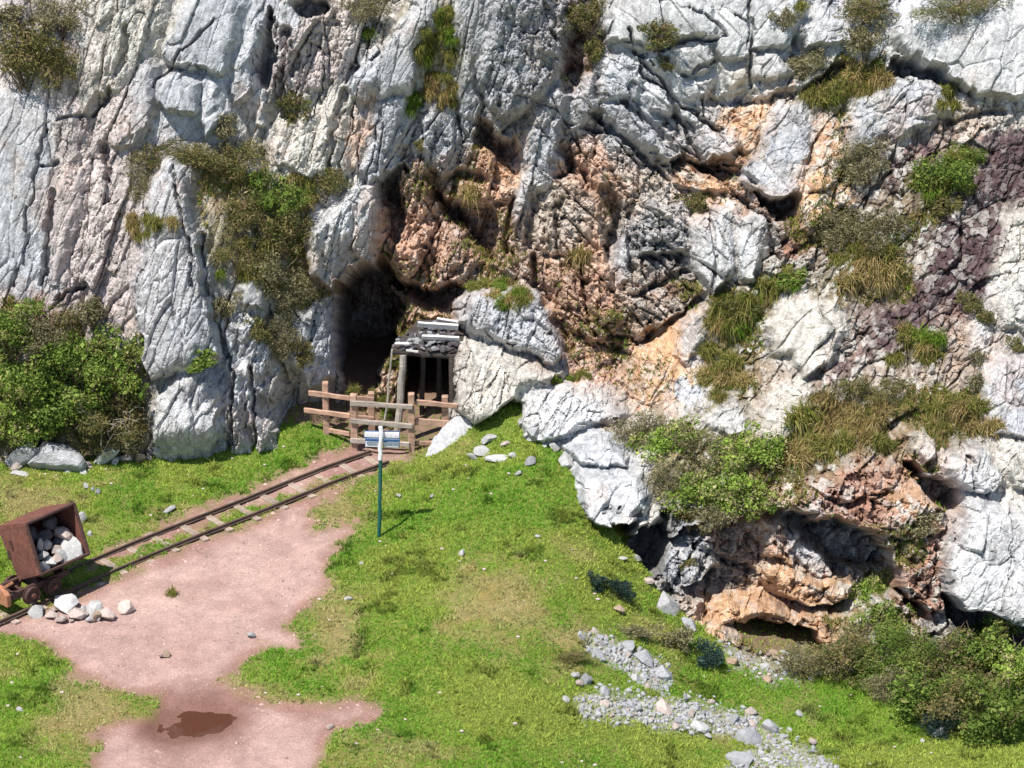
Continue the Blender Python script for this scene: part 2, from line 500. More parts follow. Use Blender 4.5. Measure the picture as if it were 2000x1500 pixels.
_cy = [(a, b, c) for a, b, c in CC] + [(a, b, atz(a, b, c)[1]) for a, b, c in CZ]
_ct = TPS([(a, b) for a, b, c in _cy], [c for a, b, c in _cy], 3e-3)
CF = Field(lambda A, B: _ct(np.clip(A, -350, 2350), np.clip(B, -470, 1500)), -420, 2420, -520, 1560, 10)

GREY = (.445, .46, .485); WHITE = (.535, .54, .545); PINK = (.49, .43, .415); CREAM = (.53, .505, .455); ORANGE = (.56, .35, .205); TAN = (.52, .345, .25); RUST = (.40, .235, .17)
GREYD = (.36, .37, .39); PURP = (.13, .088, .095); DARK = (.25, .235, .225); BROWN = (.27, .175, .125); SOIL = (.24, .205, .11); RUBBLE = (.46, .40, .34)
# default tint and roughness around a picture point
SEED = [(30, 350, GREY, .6), (40, 500, GREY, .8), (110, 420, PINK, 1.0), (60, 200, PINK, .7), (200, 480, PINK, 1.1), (200, 300, PINK, 1.1), (190, 150, PINK, .9), (280, 60, CREAM, 1.1), (250, 560, PINK, 1.0),
        (60, 650, RUST, .8), (150, 800, SOIL, .6), (380, 180, GREY, .6), (480, 60, GREY, .7), (600, 120, PINK, 1.3), (640, 60, CREAM, 1.3), (560, 260, CREAM, 1.2), (640, 280, CREAM, 1.2), (470, 400, SOIL, .7), (560, 520, SOIL, .7),
        (560, 640, SOIL, .8), (460, 680, GREY, 1.2), (520, 820, GREY, 1.3), (640, 680, GREY, 1.2), (680, 430, WHITE, 1.3), (740, 200, GREY, .8), (780, 330, GREY, 1.1), (700, 560, BROWN, 1.2), (720, 680, BROWN, 1.1), (750, 740, TAN, 1.2),
        (860, 130, SOIL, .6), (860, 300, GREY, 1.2), (920, 180, GREY, 1.0), (1010, 120, GREY, 1.3), (1110, 120, BROWN, 1.2), (970, 320, ORANGE, 1.3), (900, 330, BROWN, 1.4), (820, 390, RUST, 1.4), (850, 480, TAN, 1.4), (930, 480, DARK, 1.4),
        (960, 400, TAN, 1.3), (1060, 300, GREY, 1.0), (1040, 420, RUBBLE, 1.2), (1150, 350, TAN, 1.3), (1160, 450, RUBBLE, 1.2), (1130, 560, TAN, 1.3), (1180, 640, BROWN, 1.4), (1270, 520, DARK, 1.4), (1270, 600, BROWN, 1.4), (1250, 250, GREY, 1.3),
        (1300, 330, RUBBLE, 1.4), (1230, 160, GREY, 1.0), (1380, 60, WHITE, .45), (1500, 60, WHITE, .5), (1400, 150, WHITE, .6), (1450, 240, ORANGE, 1.2), (1380, 310, BROWN, 1.4), (1380, 380, TAN, 1.4), (1530, 300, GREY, .8), (1600, 330, ORANGE, .9),
        (1420, 480, WHITE, .9), (1540, 430, RUST, 1.3), (1520, 500, CREAM, 1.2), (1660, 60, GREY, .8), (1680, 170, SOIL, 1.0), (1750, 220, GREY, .9), (1770, 300, PURP, .9), (1850, 60, WHITE, .4), (1930, 120, WHITE, .6), (1880, 240, RUBBLE, 1.1),
        (1690, 370, RUBBLE, 1.0), (1640, 400, ORANGE, 1.0), (1680, 480, SOIL, .8), (1850, 360, SOIL, .8), (1930, 330, PURP, .8), (1880, 480, PURP, .6), (1780, 560, RUBBLE, .9), (1760, 620, PURP, .7), (1980, 480, CREAM, .9), (1980, 600, WHITE, .7),
        (1560, 650, CREAM, .5), (1450, 620, SOIL, .8), (1400, 700, SOIL, .9), (1560, 780, CREAM, .9), (1640, 800, RUBBLE, 1.0), (1720, 720, RUBBLE, 1.0), (1860, 720, RUBBLE, 1.0), (1960, 760, GREY, .8), (1620, 860, SOIL, .9), (1740, 840, SOIL, .9), (1880, 820, SOIL, 1.0),
        (1310, 690, ORANGE, .6), (1250, 760, ORANGE, .8), (1160, 720, TAN, 1.1), (1350, 760, GREY, .9), (1000, 640, GREY, 1.1), (1000, 740, CREAM, .9), (1120, 800, WHITE, .9), (1230, 800, RUBBLE, 1.0), (1180, 900, GREY, .6), (1200, 980, WHITE, .6),
        (1330, 880, SOIL, .9), (1420, 950, SOIL, .9), (1260, 1080, DARK, 1.2), (1340, 1080, GREY, 1.3), (1400, 1130, RUBBLE, 1.3), (1480, 1040, TAN, 1.4), (1580, 1040, GREY, 1.0), (1650, 1060, DARK, .9), (1650, 960, RUST, 1.4), (1760, 960, TAN, 1.3), (1780, 1080, RUST, 1.4),
        (1560, 1150, ORANGE, 1.1), (1430, 1200, ORANGE, 1.1), (1520, 1250, BROWN, 1.0), (1600, 1220, ORANGE, 1.1), (1700, 1180, SOIL, .8), (1780, 1180, RUST, 1.3), (1860, 1250, DARK, 1.0), (1900, 1100, WHITE, .6), (1900, 930, WHITE, .9), (1980, 920, CREAM, .9), (1480, 1300, RUBBLE, 1.1), (820, 700, BROWN, 1.0), (820, 600, TAN, 1.2)]
_sx = np.array([(s[0], s[1]) for s in SEED], float); _sv = np.array([tuple(s[2]) + (s[3],) for s in SEED])
def _shep(A, B):
    W = np.zeros(A.shape); V = np.zeros(A.shape + (4,))
    for (a, b), v in zip(_sx, _sv):
        q = 1.0 / (((A - a) ** 2 + (B - b) ** 2) / 900 + 0.3) ** 2.2
        W += q; V += q[..., None] * v
    return V / W[..., None]
SF = Field(lambda A, B: _shep(np.clip(A, -20, 2020), np.clip(B, -20, 1320)), -420, 2420, -520, 1560, 10)

# rock masses: (name of the part or None, outline, offset out of the face in m, tint or None, roughness, bulge, (gx, gy) tilt per 100 px)
RK = [
 # deep hollows first; the deepest have shade painted into their dark tint
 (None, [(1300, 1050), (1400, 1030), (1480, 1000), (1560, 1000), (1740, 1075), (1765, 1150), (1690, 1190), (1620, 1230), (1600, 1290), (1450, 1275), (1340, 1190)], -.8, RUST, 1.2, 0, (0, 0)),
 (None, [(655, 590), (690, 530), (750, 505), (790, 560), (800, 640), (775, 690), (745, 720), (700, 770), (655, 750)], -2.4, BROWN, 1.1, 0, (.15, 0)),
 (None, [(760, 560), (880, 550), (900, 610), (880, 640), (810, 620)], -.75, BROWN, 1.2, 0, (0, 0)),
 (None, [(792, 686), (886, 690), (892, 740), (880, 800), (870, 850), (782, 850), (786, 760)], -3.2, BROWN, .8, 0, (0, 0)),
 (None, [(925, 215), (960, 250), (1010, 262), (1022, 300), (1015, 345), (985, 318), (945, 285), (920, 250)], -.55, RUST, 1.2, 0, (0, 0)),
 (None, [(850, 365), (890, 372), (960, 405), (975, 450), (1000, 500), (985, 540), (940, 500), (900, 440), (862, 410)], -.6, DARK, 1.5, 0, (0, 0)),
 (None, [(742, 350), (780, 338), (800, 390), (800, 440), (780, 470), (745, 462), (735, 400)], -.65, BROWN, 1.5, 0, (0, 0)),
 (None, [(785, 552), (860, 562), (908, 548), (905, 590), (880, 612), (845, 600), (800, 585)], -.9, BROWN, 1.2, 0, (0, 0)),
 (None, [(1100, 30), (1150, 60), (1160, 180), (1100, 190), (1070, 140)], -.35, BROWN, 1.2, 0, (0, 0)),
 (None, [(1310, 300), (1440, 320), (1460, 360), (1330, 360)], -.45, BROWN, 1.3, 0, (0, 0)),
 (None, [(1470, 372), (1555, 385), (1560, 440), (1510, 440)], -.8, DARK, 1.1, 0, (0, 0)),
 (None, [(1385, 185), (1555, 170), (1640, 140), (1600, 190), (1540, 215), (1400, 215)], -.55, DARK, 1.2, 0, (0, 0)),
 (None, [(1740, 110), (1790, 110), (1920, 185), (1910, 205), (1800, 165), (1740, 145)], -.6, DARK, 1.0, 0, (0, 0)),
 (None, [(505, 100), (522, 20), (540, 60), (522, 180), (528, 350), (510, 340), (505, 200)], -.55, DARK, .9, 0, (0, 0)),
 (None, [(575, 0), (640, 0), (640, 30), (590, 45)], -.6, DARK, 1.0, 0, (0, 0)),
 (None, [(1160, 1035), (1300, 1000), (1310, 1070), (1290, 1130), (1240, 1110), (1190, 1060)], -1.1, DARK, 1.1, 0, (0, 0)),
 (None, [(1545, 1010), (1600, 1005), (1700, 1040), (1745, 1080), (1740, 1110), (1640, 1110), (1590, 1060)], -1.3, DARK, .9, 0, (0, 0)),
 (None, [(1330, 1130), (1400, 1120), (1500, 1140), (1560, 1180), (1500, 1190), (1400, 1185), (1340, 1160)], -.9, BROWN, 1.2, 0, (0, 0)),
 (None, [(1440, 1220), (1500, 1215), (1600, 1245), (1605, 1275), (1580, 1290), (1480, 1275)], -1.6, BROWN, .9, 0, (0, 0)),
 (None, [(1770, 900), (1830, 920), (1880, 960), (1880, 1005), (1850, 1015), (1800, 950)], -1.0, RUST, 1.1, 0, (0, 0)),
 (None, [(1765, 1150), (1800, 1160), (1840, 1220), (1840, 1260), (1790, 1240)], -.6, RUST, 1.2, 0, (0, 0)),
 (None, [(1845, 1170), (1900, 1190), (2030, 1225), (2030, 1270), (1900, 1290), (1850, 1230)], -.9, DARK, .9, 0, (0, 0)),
 (None, [(975, 790), (1000, 778), (1014, 800), (1022, 862), (955, 872), (945, 845)], -.55, SOIL, .8, 0, (0, 0)),
 # left wall
 ('rock_wall', [(-60, 160), (60, 175), (120, 230), (80, 330), (70, 450), (40, 540), (0, 600), (-60, 620)], .05, GREY, .55, .1, (0, 0)),
 ('rock_wall', [(110, 235), (160, 180), (165, 320), (150, 430), (110, 560), (96, 560), (100, 420), (116, 330)], .18, PINK, .7, .06, (0, 0)),
 ('rock_column', [(150, -40), (335, -40), (318, 80), (300, 110), (250, 190), (190, 170), (160, 220), (145, 130)], .3, CREAM, 1.0, .12, (0, 0)),
 ('rock_column', [(215, 200), (290, 110), (300, 250), (260, 280), (215, 290)], .2, PINK, 1.1, .1, (0, 0)),
 ('rock_slab', [(335, 45), (375, -30), (480, -40), (475, 60), (445, 130), (430, 150), (390, 130), (340, 130), (320, 110)], .42, GREY, .4, .12, (0, .1)),
 ('rock_slab', [(256, 170), (285, 110), (308, 128), (302, 190), (290, 250), (262, 270), (250, 220)], .4, GREY, .5, .1, (0, 0)),
 ('rock_slab', [(318, 160), (340, 140), (400, 152), (398, 200), (382, 225), (330, 225), (312, 205)], .5, GREY, .35, .1, (0, .1)),
 ('rock_slab', [(405, 150), (432, 160), (440, 220), (405, 275), (390, 235)], .35, GREY, .5, .1, (0, 0)),
 ('rock_slab', [(455, 125), (500, 40), (518, 40), (498, 130), (488, 180), (450, 200)], .35, GREY, .8, .08, (0, 0)),
 ('rock_column', [(500, 160), (525, 170), (523, 245), (505, 240)], .25, WHITE, .7, .06, (0, 0)),
 ('rock_rubble', [(535, 60), (600, 40), (690, -20), (700, 90), (660, 160), (560, 200), (530, 180)], .12, PINK, 1.5, .1, (0, 0)),
 ('rock_slab', [(560, 240), (640, 215), (690, 180), (692, 270), (680, 330), (610, 345), (545, 325), (540, 280)], .25, CREAM, 1.2, .15, (0, 0)),
 ('rock_slab', [(672, 170), (720, 120), (775, 40), (850, -40), (845, 60), (818, 110), (810, 190), (760, 190), (700, 200)], .5, GREY, .6, .15, (0, .05)),
 ('rock_strip', [(712, 180), (738, 175), (725, 260), (700, 335), (688, 325), (690, 240)], .18, TAN, .8, .05, (0, 0)),
 ('rock_slab', [(740, 190), (800, 185), (795, 250), (770, 330), (725, 365), (705, 335), (728, 260)], .32, GREY, 1.0, .15, (0, 0)),
 ('rock_slab', [(888, 20), (905, -40), (970, -40), (945, 60), (928, 140), (935, 210), (920, 270), (895, 250), (890, 140)], .35, GREY, .8, .1, (0, 0)),
 ('rock_block', [(820, 225), (850, 210), (880, 230), (918, 270), (905, 320), (850, 345), (810, 290)], .25, GREY, 1.2, .12, (0, 0)),
 ('rock_block', [(972, -40), (1065, -40), (1110, 50), (1100, 110), (1062, 200), (1022, 215), (990, 235), (955, 215), (930, 150), (950, 60)], .6, GREYD, 1.2, .2, (0, .1)),
 ('rock_block', [(950, 215), (990, 235), (1045, 205), (1030, 255), (1000, 268), (965, 255)], .25, DARK, 1.1, .1, (0, 0)),
 ('rock_pillar', [(1030, 235), (1060, 195), (1090, 168), (1115, 190), (1100, 260), (1085, 330), (1078, 365), (1045, 375), (1025, 450), (1012, 495), (992, 475), (1000, 400), (1018, 330), (1020, 270)], .55, GREY, .9, .15, (0, 0)),
 ('rock_block', [(1110, 200), (1140, 150), (1170, 130), (1165, 200), (1140, 250), (1110, 260)], .25, GREY, .9, .1, (0, 0)),
 # upper right slabs
 ('rock_slab', [(1205, -40), (1380, -40), (1400, 60), (1385, 75), (1330, 85), (1305, 95), (1240, 100), (1182, 85)], .5, WHITE, .3, .08, (0, 0)),
 ('rock_slab', [(1390, -40), (1580, -40), (1560, 40), (1545, 90), (1470, 105), (1465, 120), (1410, 125), (1395, 80)], .5, WHITE, .3, .08, (0, 0)),
 ('rock_slab', [(1310, 105), (1385, 85), (1400, 130), (1375, 150), (1330, 155), (1305, 125)], .45, WHITE, .4, .08, (0, 0)),
 ('rock_slab', [(1465, 112), (1530, 105), (1545, 140), (1530, 155), (1475, 160)], .5, WHITE, .4, .1, (0, 0)),
 ('rock_block', [(1415, 135), (1462, 128), (1465, 160), (1420, 170)], .35, CREAM, .6, .1, (0, 0)),
 ('rock_slab', [(1475, 172), (1580, 160), (1560, 180), (1490, 188)], .3, WHITE, .5, .08, (0, 0)),
 ('rock_block', [(1240, 115), (1300, 110), (1335, 160), (1400, 155), (1380, 190), (1330, 200), (1290, 165)], .3, WHITE, .6, .08, (0, 0)),
 ('rock_block', [(1165, 120), (1225, 105), (1260, 160), (1240, 195), (1180, 190)], .3, GREY, .8, .12, (0, 0)),
 ('rock_block', [(1250, 185), (1290, 180), (1345, 205), (1320, 225), (1270, 225)], .4, WHITE, .6, .1, (0, 0)),
 ('rock_block', [(1180, 200), (1235, 205), (1300, 250), (1340, 300), (1300, 310), (1230, 270)], .35, GREY, .9, .1, (0, 0)),
 ('rock_block', [(1310, 230), (1350, 205), (1405, 215), (1400, 260), (1380, 300), (1330, 280)], .2, GREY, 1.0, .1, (0, 0)),
 ('rock_block', [(1380, 250), (1440, 245), (1460, 280), (1430, 300), (1390, 300)], .3, GREY, .7, .1, (0, 0)),
 ('rock_block', [(1440, 210), (1500, 195), (1500, 240), (1475, 290), (1448, 280)], .2, ORANGE, .9, .1, (0, 0)),
 ('rock_wall', [(1740, 70), (1790, -40), (2060, -40), (2060, 160), (1985, 185), (1905, 190), (1850, 150), (1780, 115)], .45, WHITE, .3, .08, (0, 0)),
 ('rock_slab', [(1560, 60), (1600, 20), (1660, 40), (1655, 92), (1570, 95)], .4, WHITE, .5, .08, (0, 0)),
 ('rock_slab', [(1505, 215), (1580, 195), (1582, 290), (1560, 385), (1500, 390), (1448, 352), (1480, 290)], .35, GREY, .6, .12, (0, 0)),
 ('rock_strip', [(1590, 245), (1655, 232), (1645, 300), (1615, 330), (1660, 360), (1675, 395), (1640, 400), (1585, 445), (1560, 440), (1560, 380), (1580, 300)], .2, ORANGE, .8, .08, (0, 0)),
 ('rock_slab', [(1660, 200), (1745, 155), (1820, 165), (1850, 220), (1810, 260), (1720, 270), (1655, 310)], .3, GREY, .8, .15, (0, 0)),
 ('rock_block', [(1345, 435), (1385, 420), (1430, 405), (1430, 470), (1425, 540), (1385, 582), (1355, 530)], .45, WHITE, .7, .12, (0, 0)),
 ('rock_block', [(1437, 420), (1490, 415), (1500, 440), (1480, 500), (1465, 555), (1440, 545)], .4, WHITE, .6, .12, (0, 0)),
 # central reds and ribs
 ('rock_knob', [(790, 480), (830, 440), (870, 432), (915, 465), (934, 515), (905, 545), (850, 568), (805, 555), (775, 512)], .5, TAN, 1.5, .25, (0, 0)),
 ('rock_rib', [(790, 300), (820, 315), (838, 370), (850, 420), (845, 445), (815, 440), (800, 380)], .2, TAN, 1.5, .15, (0, 0)),
 ('rock_rib', [(735, 440), (780, 490), (800, 520), (775, 510), (740, 470)], .2, TAN, 1.2, .08, (0, 0)),
 ('rock_rib', [(775, 600), (795, 575), (845, 610), (850, 632), (815, 640), (780, 665), (770, 640)], .25, TAN, 1.3, .12, (0, 0)),
 ('rock_ledge', [(885, 362), (930, 360), (998, 378), (995, 400), (940, 395), (890, 385)], .25, TAN, 1.1, .1, (0, 0)),
 ('rock_block', [(950, 285), (985, 320), (1014, 345), (1010, 375), (960, 350), (942, 310)], .12, ORANGE, 1.4, .12, (0, 0)),
 ('rock_rib', [(1050, 380), (1085, 355), (1130, 350), (1158, 400), (1160, 470), (1120, 498), (1075, 500), (1040, 480)], .3, RUBBLE, 1.3, .2, (0, 0)),
 ('rock_rib', [(1150, 300), (1180, 310), (1200, 380), (1170, 400), (1180, 510), (1150, 510), (1155, 400)], .25, TAN, 1.1, .12, (0, 0)),
 ('rock_rib', [(1072, 512), (1120, 490), (1190, 510), (1205, 570), (1205, 640), (1170, 668), (1115, 640), (1080, 590)], .4, TAN, 1.5, .2, (0, 0)),
 ('rock_rib', [(1200, 470), (1228, 440), (1232, 500), (1225, 560), (1200, 550)], .3, GREY, .9, .1, (0, 0)),
 ('rock_knob', [(1232, 440), (1262, 400), (1330, 388), (1345, 430), (1338, 490), (1250, 500)], .4, GREYD, 1.7, .2, (0, .1)),
 ('rock_knob', [(1205, 570), (1250, 520), (1260, 580), (1340, 590), (1320, 625), (1250, 650), (1205, 640)], .3, RUBBLE, 1.7, .15, (0, 0)),
 ('rock_knob', [(1345, 300), (1400, 345), (1450, 350), (1440, 375), (1370, 372), (1310, 360)], .25, ORANGE, 1.1, .1, (0, 0)),
 ('rock_face', [(1240, 700), (1290, 655), (1385, 590), (1365, 650), (1335, 690), (1300, 760), (1275, 800), (1200, 745)], .15, ORANGE, .5, .05, (0, 0)),
 ('rock_slab', [(1330, 640), (1375, 600), (1385, 650), (1350, 710), (1320, 700)], .3, GREY, .6, .08, (0, 0)),
 ('rock_block', [(985, 440), (1030, 490), (1045, 530), (1010, 545), (960, 520)], .2, TAN, 1.2, .1, (0, 0)),
 # mouth of the hollow
 ('rock_lip', [(600, 460), (640, 420), (690, 372), (735, 375), (748, 410), (742, 480), (735, 520), (700, 522), (672, 550), (650, 570), (610, 540)], .75, WHITE, 1.2, .2, (0, .1)),
 ('rock_column', [(580, 610), (620, 600), (652, 620), (655, 680), (640, 740), (600, 760), (575, 700)], .45, GREY, 1.2, .15, (0, 0)),
 ('rock_block', [(470, 560), (490, 535), (520, 575), (518, 600), (480, 598)], .5, GREY, .5, .1, (0, 0)),
 ('rock_column', [(465, 640), (500, 610), (530, 680), (552, 740), (548, 790), (510, 760), (480, 700)], .45, GREY, 1.3, .15, (0, 0)),
 # pillar in front on the left
 ('rock_pillar', [(298, 350), (335, 318), (370, 330), (382, 400), (392, 460), (405, 520), (418, 610), (432, 690), (400, 715), (350, 725), (300, 745), (282, 700), (270, 640), (270, 560), (285, 470), (290, 400)], .75, GREY, .8, .25, (0, .05)),
 ('rock_boulder', [(298, 800), (330, 740), (372, 714), (420, 735), (440, 780), (440, 850), (415, 905), (340, 915), (300, 870)], .75, WHITE, .8, .3, (0, .1)),
 ('rock_spur', [(442, 700), (475, 720), (490, 790), (480, 850), (500, 890), (455, 890), (440, 830)], .5, GREY, 1.3, .15, (0, 0)),
 ('rock_spur', [(480, 720), (505, 750), (510, 810), (545, 850), (555, 885), (510, 895), (490, 830)], .55, WHITE, 1.3, .15, (0, 0)),
 # around the portal
 ('rock_outcrop', [(885, 640), (900, 590), (930, 572), (1000, 575), (1050, 590), (1078, 620), (1098, 690), (1080, 710), (1020, 690), (960, 670), (905, 650)], .95, GREY, 1.1, .3, (0, -.15)),
 ('rock_outcrop', [(872, 700), (890, 672), (940, 672), (1010, 700), (1090, 725), (1065, 765), (1000, 785), (960, 815), (930, 830), (893, 790), (882, 740)], .95, CREAM, .9, .3, (0, 0)),
 ('rock_block', [(720, 770), (730, 720), (750, 690), (768, 690), (770, 760), (760, 800)], .3, TAN, 1.1, .2, (0, 0)),
 ('rock_outcrop', [(1012, 765), (1060, 745), (1130, 745), (1190, 770), (1215, 800), (1200, 820), (1130, 830), (1080, 855), (1035, 862), (1018, 830)], .55, WHITE, .9, .2, (0, 0)),
 ('rock_outcrop', [(1110, 880), (1150, 850), (1190, 848), (1220, 890), (1225, 910), (1175, 905), (1130, 905)], .5, GREY, .5, .15, (0, 0)),
 ('rock_outcrop', [(1128, 920), (1180, 915), (1245, 920), (1262, 960), (1258, 995), (1225, 1018), (1185, 1022), (1140, 1010), (1130, 970)], .8, WHITE, .5, .2, (0, .1)),
 ('rock_outcrop', [(1245, 1005), (1290, 985), (1300, 1010), (1270, 1030), (1215, 1045)], .3, CREAM, .9, .1, (0, 0)),
 # right slope
 ('rock_slab', [(1482, 640), (1530, 600), (1590, 585), (1640, 590), (1650, 650), (1600, 730), (1570, 745), (1550, 695), (1505, 690)], .4, CREAM, .35, .12, (0, 0)),
 ('rock_slab', [(1500, 760), (1560, 740), (1600, 760), (1570, 830), (1510, 880), (1490, 830)], .2, CREAM, .8, .1, (0, 0)),
 ('rock_boulder', [(1398, 810), (1430, 785), (1465, 810), (1460, 840), (1425, 852), (1405, 840)], .4, WHITE, .6, .15, (0, 0)),
 ('rock_column', [(1950, 430), (2060, 400), (2060, 660), (1955, 640), (1945, 540)], .3, CREAM, .8, .15, (0, 0)),
 ('rock_block', [(1880, 640), (1915, 610), (1930, 690), (1920, 720), (1890, 700)], .25, WHITE, .9, .1, (0, 0)),
 ('rock_wall', [(1915, 730), (1960, 690), (2060, 680), (2060, 850), (1940, 850), (1915, 800)], .4, GREY, .6, .15, (0, 0)),
 ('rock_block', [(1775, 860), (1795, 845), (1822, 865), (1825, 890), (1800, 905)], .5, WHITE, .5, .12, (0, 0)),
 ('rock_boulder', [(1832, 910), (1870, 868), (1900, 875), (1950, 905), (1962, 945), (1925, 965), (1895, 962), (1850, 930)], .6, WHITE, .9, .2, (0, 0)),
 ('rock_block', [(1950, 870), (2060, 850), (2060, 960), (1985, 955), (1960, 920)], .4, CREAM, .9, .15, (0, 0)),
 # lower right hollow
 ('rock_overhang', [(1530, 985), (1560, 950), (1610, 930), (1680, 915), (1735, 890), (1765, 930), (1780, 985), (1835, 1000), (1840, 1040), (1790, 1060), (1720, 1035), (1640, 1015), (1590, 1010)], .55, RUST, 1.5, .2, (0, 0)),
 ('rock_overhang', [(1740, 960), (1790, 950), (1840, 1000), (1800, 1010), (1750, 990)], .65, ORANGE, 1.1, .12, (0, 0)),
 ('rock_rib', [(1760, 1060), (1825, 1050), (1840, 1120), (1845, 1200), (1815, 1200), (1775, 1140)], .35, RUST, 1.5, .15, (0, 0)),
 ('rock_rib', [(1490, 1010), (1540, 1010), (1570, 1060), (1560, 1110), (1510, 1090)], -.75, TAN, 1.4, .15, (0, 0)),
 ('rock_rib', [(1540, 1010), (1580, 1040), (1620, 1090), (1635, 1140), (1600, 1130), (1560, 1090)], -.95, GREY, 1.0, .12, (0, 0)),
 ('rock_knob', [(1295, 1065), (1340, 1040), (1400, 1050), (1410, 1110), (1380, 1140), (1320, 1150), (1295, 1120)], -.4, GREYD, 1.5, .2, (0, 0)),
 ('rock_ledge', [(1490, 1125), (1550, 1110), (1600, 1140), (1665, 1145), (1670, 1175), (1640, 1190), (1590, 1200), (1540, 1175)], -.45, ORANGE, 1.1, .15, (0, -.05)),
 ('rock_ledge', [(1395, 1195), (1430, 1175), (1490, 1180), (1550, 1200), (1610, 1225), (1618, 1250), (1560, 1235), (1500, 1215), (1440, 1225), (1410, 1230)], -.4, ORANGE, 1.1, .12, (0, 0)),
 ('rock_boulder', [(1838, 1060), (1855, 1010), (1895, 978), (1960, 990), (2060, 970), (2060, 1225), (1960, 1222), (1915, 1195), (1885, 1190), (1850, 1160), (1835, 1110)], 1.0, WHITE, .55, .35, (0, .1)),
]
# long open joints: (points, width px, depth m)
JT = [([(72, 552), (92, 475), (106, 375)], 8, .32), ([(1100, 285), (1125, 325), (1150, 365)], 14, .5), ([(1178, 370), (1205, 420), (1190, 505)], 17, .6), ([(1040, 508), (1062, 592)], 13, .55), ([(1085, 625), (1120, 685)], 9, .4), ([(890, 335), (945, 348)], 12, .45), ([(1250, 578), (1340, 530)], 9, .35),
      ([(1368, 580), (1270, 668), (1205, 660)], 9, .45), ([(840, 350), (900, 430), (960, 505)], 16, .5), ([(760, 345), (792, 420), (775, 465)], 13, .45), ([(1000, 400), (985, 470), (1010, 545)], 9, .4), ([(1100, 385), (1078, 480)], 7, .3), ([(1215, 200), (1290, 262), (1365, 335)], 10, .4),
      ([(1160, 215), (1240, 292), (1305, 352)], 9, .4), ([(1400, 300), (1475, 352)], 9, .4), ([(930, 240), (1000, 332)], 12, .45), ([(1230, 400), (1225, 470), (1240, 560)], 8, .35), ([(205, 285), (210, 350)], 8, .3), ([(180, 225), (212, 175)], 7, .3), ([(860, 440), (830, 500), (845, 560)], 8, .25), ([(1130, 520), (1150, 600), (1190, 660)], 8, .3),
      ([(690, 130), (660, 230), (640, 330)], 8, .3), ([(560, 60), (545, 150), (560, 230)], 8, .3), ([(250, 50), (225, 150)], 7, .25), ([(1320, 290), (1400, 330)], 9, .35), ([(1500, 440), (1530, 530)], 9, .35), ([(1850, 240), (1960, 215)], 7, .3), ([(1740, 330), (1690, 400)], 6, .25),
      ([(1320, 1060), (1400, 1090), (1480, 1130)], 10, .3), ([(1560, 950), (1650, 985), (1740, 960)], 9, .3), ([(1870, 870), (1900, 960)], 6, .25), ([(1390, 420), (1400, 500), (1380, 580)], 5, .2), ([(1225, 60), (1260, 150), (1340, 215), (1420, 250)], 5, .3), ([(1190, 85), (1310, 100), (1395, 75)], 5, .25), ([(1250, 110), (1300, 170), (1340, 260), (1440, 380), (1500, 430)], 6, .35), ([(1330, 155), (1400, 130)], 5, .25), ([(1465, 0), (1468, 170)], 4, .2),
      ([(1960, 985), (1955, 1100), (1960, 1220)], 3, .06), ([(30, 560), (60, 400), (90, 250)], 4, .15), ([(120, 230), (160, 225)], 5, .2), ([(80, 330), (110, 325)], 5, .2), ([(300, 170), (345, 120), (420, 40)], 4, .2),
      ([(390, 460), (400, 560), (440, 700)], 7, .35), ([(500, 450), (520, 600), (560, 740)], 6, .2), ([(100, 600), (130, 570), (170, 555)], 5, .25), ([(1350, 20), (1420, 70), (1400, 75)], 4, .2), ([(1440, 30), (1470, 60)], 3, .15), ([(1200, 985), (1172, 990)], 4, .2),
      ([(450, 700), (460, 800), (450, 890)], 6, .35), ([(490, 720), (505, 800), (500, 880)], 5, .35), ([(340, 330), (360, 420), (380, 560)], 4, .2), ([(1700, 640), (1640, 680)], 4, .15), ([(690, 660), (660, 730)], 5, .3)]

# grid in the plane that faces the valley: x across, s up the face
cx = axis(-11.2, 11.2, 0.021, -40, 40); cs = axis(-6.4, 8.4, 0.021, -8.5, 12.5)
CX, CS = np.meshgrid(cx, cs)
T = np.zeros_like(CX)
def cpos(T):
    return np.stack([CX, CS * UPV[1] + T * DV[1], CS * UPV[2] + T * DV[2]], -1)
for _ in range(4):
    PX, PY = proj(cpos(T))
    yw = CF(PX, PY)[..., 0]
    T = (CS * UPV[1] - yw) / CP
# warped picture coordinates make every outline ragged
wx = 11 * fbm(CX * 1.1, CS * 1.1, 1, 4) + 6 * fbm(CX * 4, CS * 4, 2, 3)
wy = 11 * fbm(CX * 1.1 + 50, CS * 1.1, 3, 4) + 6 * fbm(CX * 4, CS * 4 + 50, 4, 3)
# and broken along the joints: whole cells of rock in or out
_ja = 17 + 0 * PX
_f1, _f2, _bx, _by, _r = voro((CX * .956 - CS * .292) / .20 + .25 * fbm(CX * 3, CS * 3, 8, 2), (CX * .292 + CS * .956) / .34 + .25 * fbm(CX * 3 + 7, CS * 3, 9, 2), 9)
QX, QY = PX + wx + 4 * _r[0], PY + wy + 4 * _r[1]
_c, _s = math.cos(.25), math.sin(.25)
_u = (CX * _c - CS * _s) / .30; _v = (CX * _s + CS * _c) / .46
_f1, _f2, _bx, _by, _r = voro(_u + .4 * fbm(_u * 1.5, _v * 1.5, 3, 3), _v + .4 * fbm(_u * 1.5 + 9, _v * 1.5, 5, 3), 6)
_ox = (_bx * .30 * _c + _by * .46 * _s) * 97; _oy = (-_bx * .30 * _s + _by * .46 * _c) * 97
sf = SF(PX + 1.6 * wx - _ox + 22 * _r[0], PY + 1.6 * wy + _oy + 22 * _r[1])
ROCKC = sf[..., :3].copy(); ROUGH = sf[..., 3].copy()
cn = 18 * fbm(CX * 2.2, CS * 2.2, 10, 4) + 8 * fbm(CX * 9, CS * 9, 13, 2)
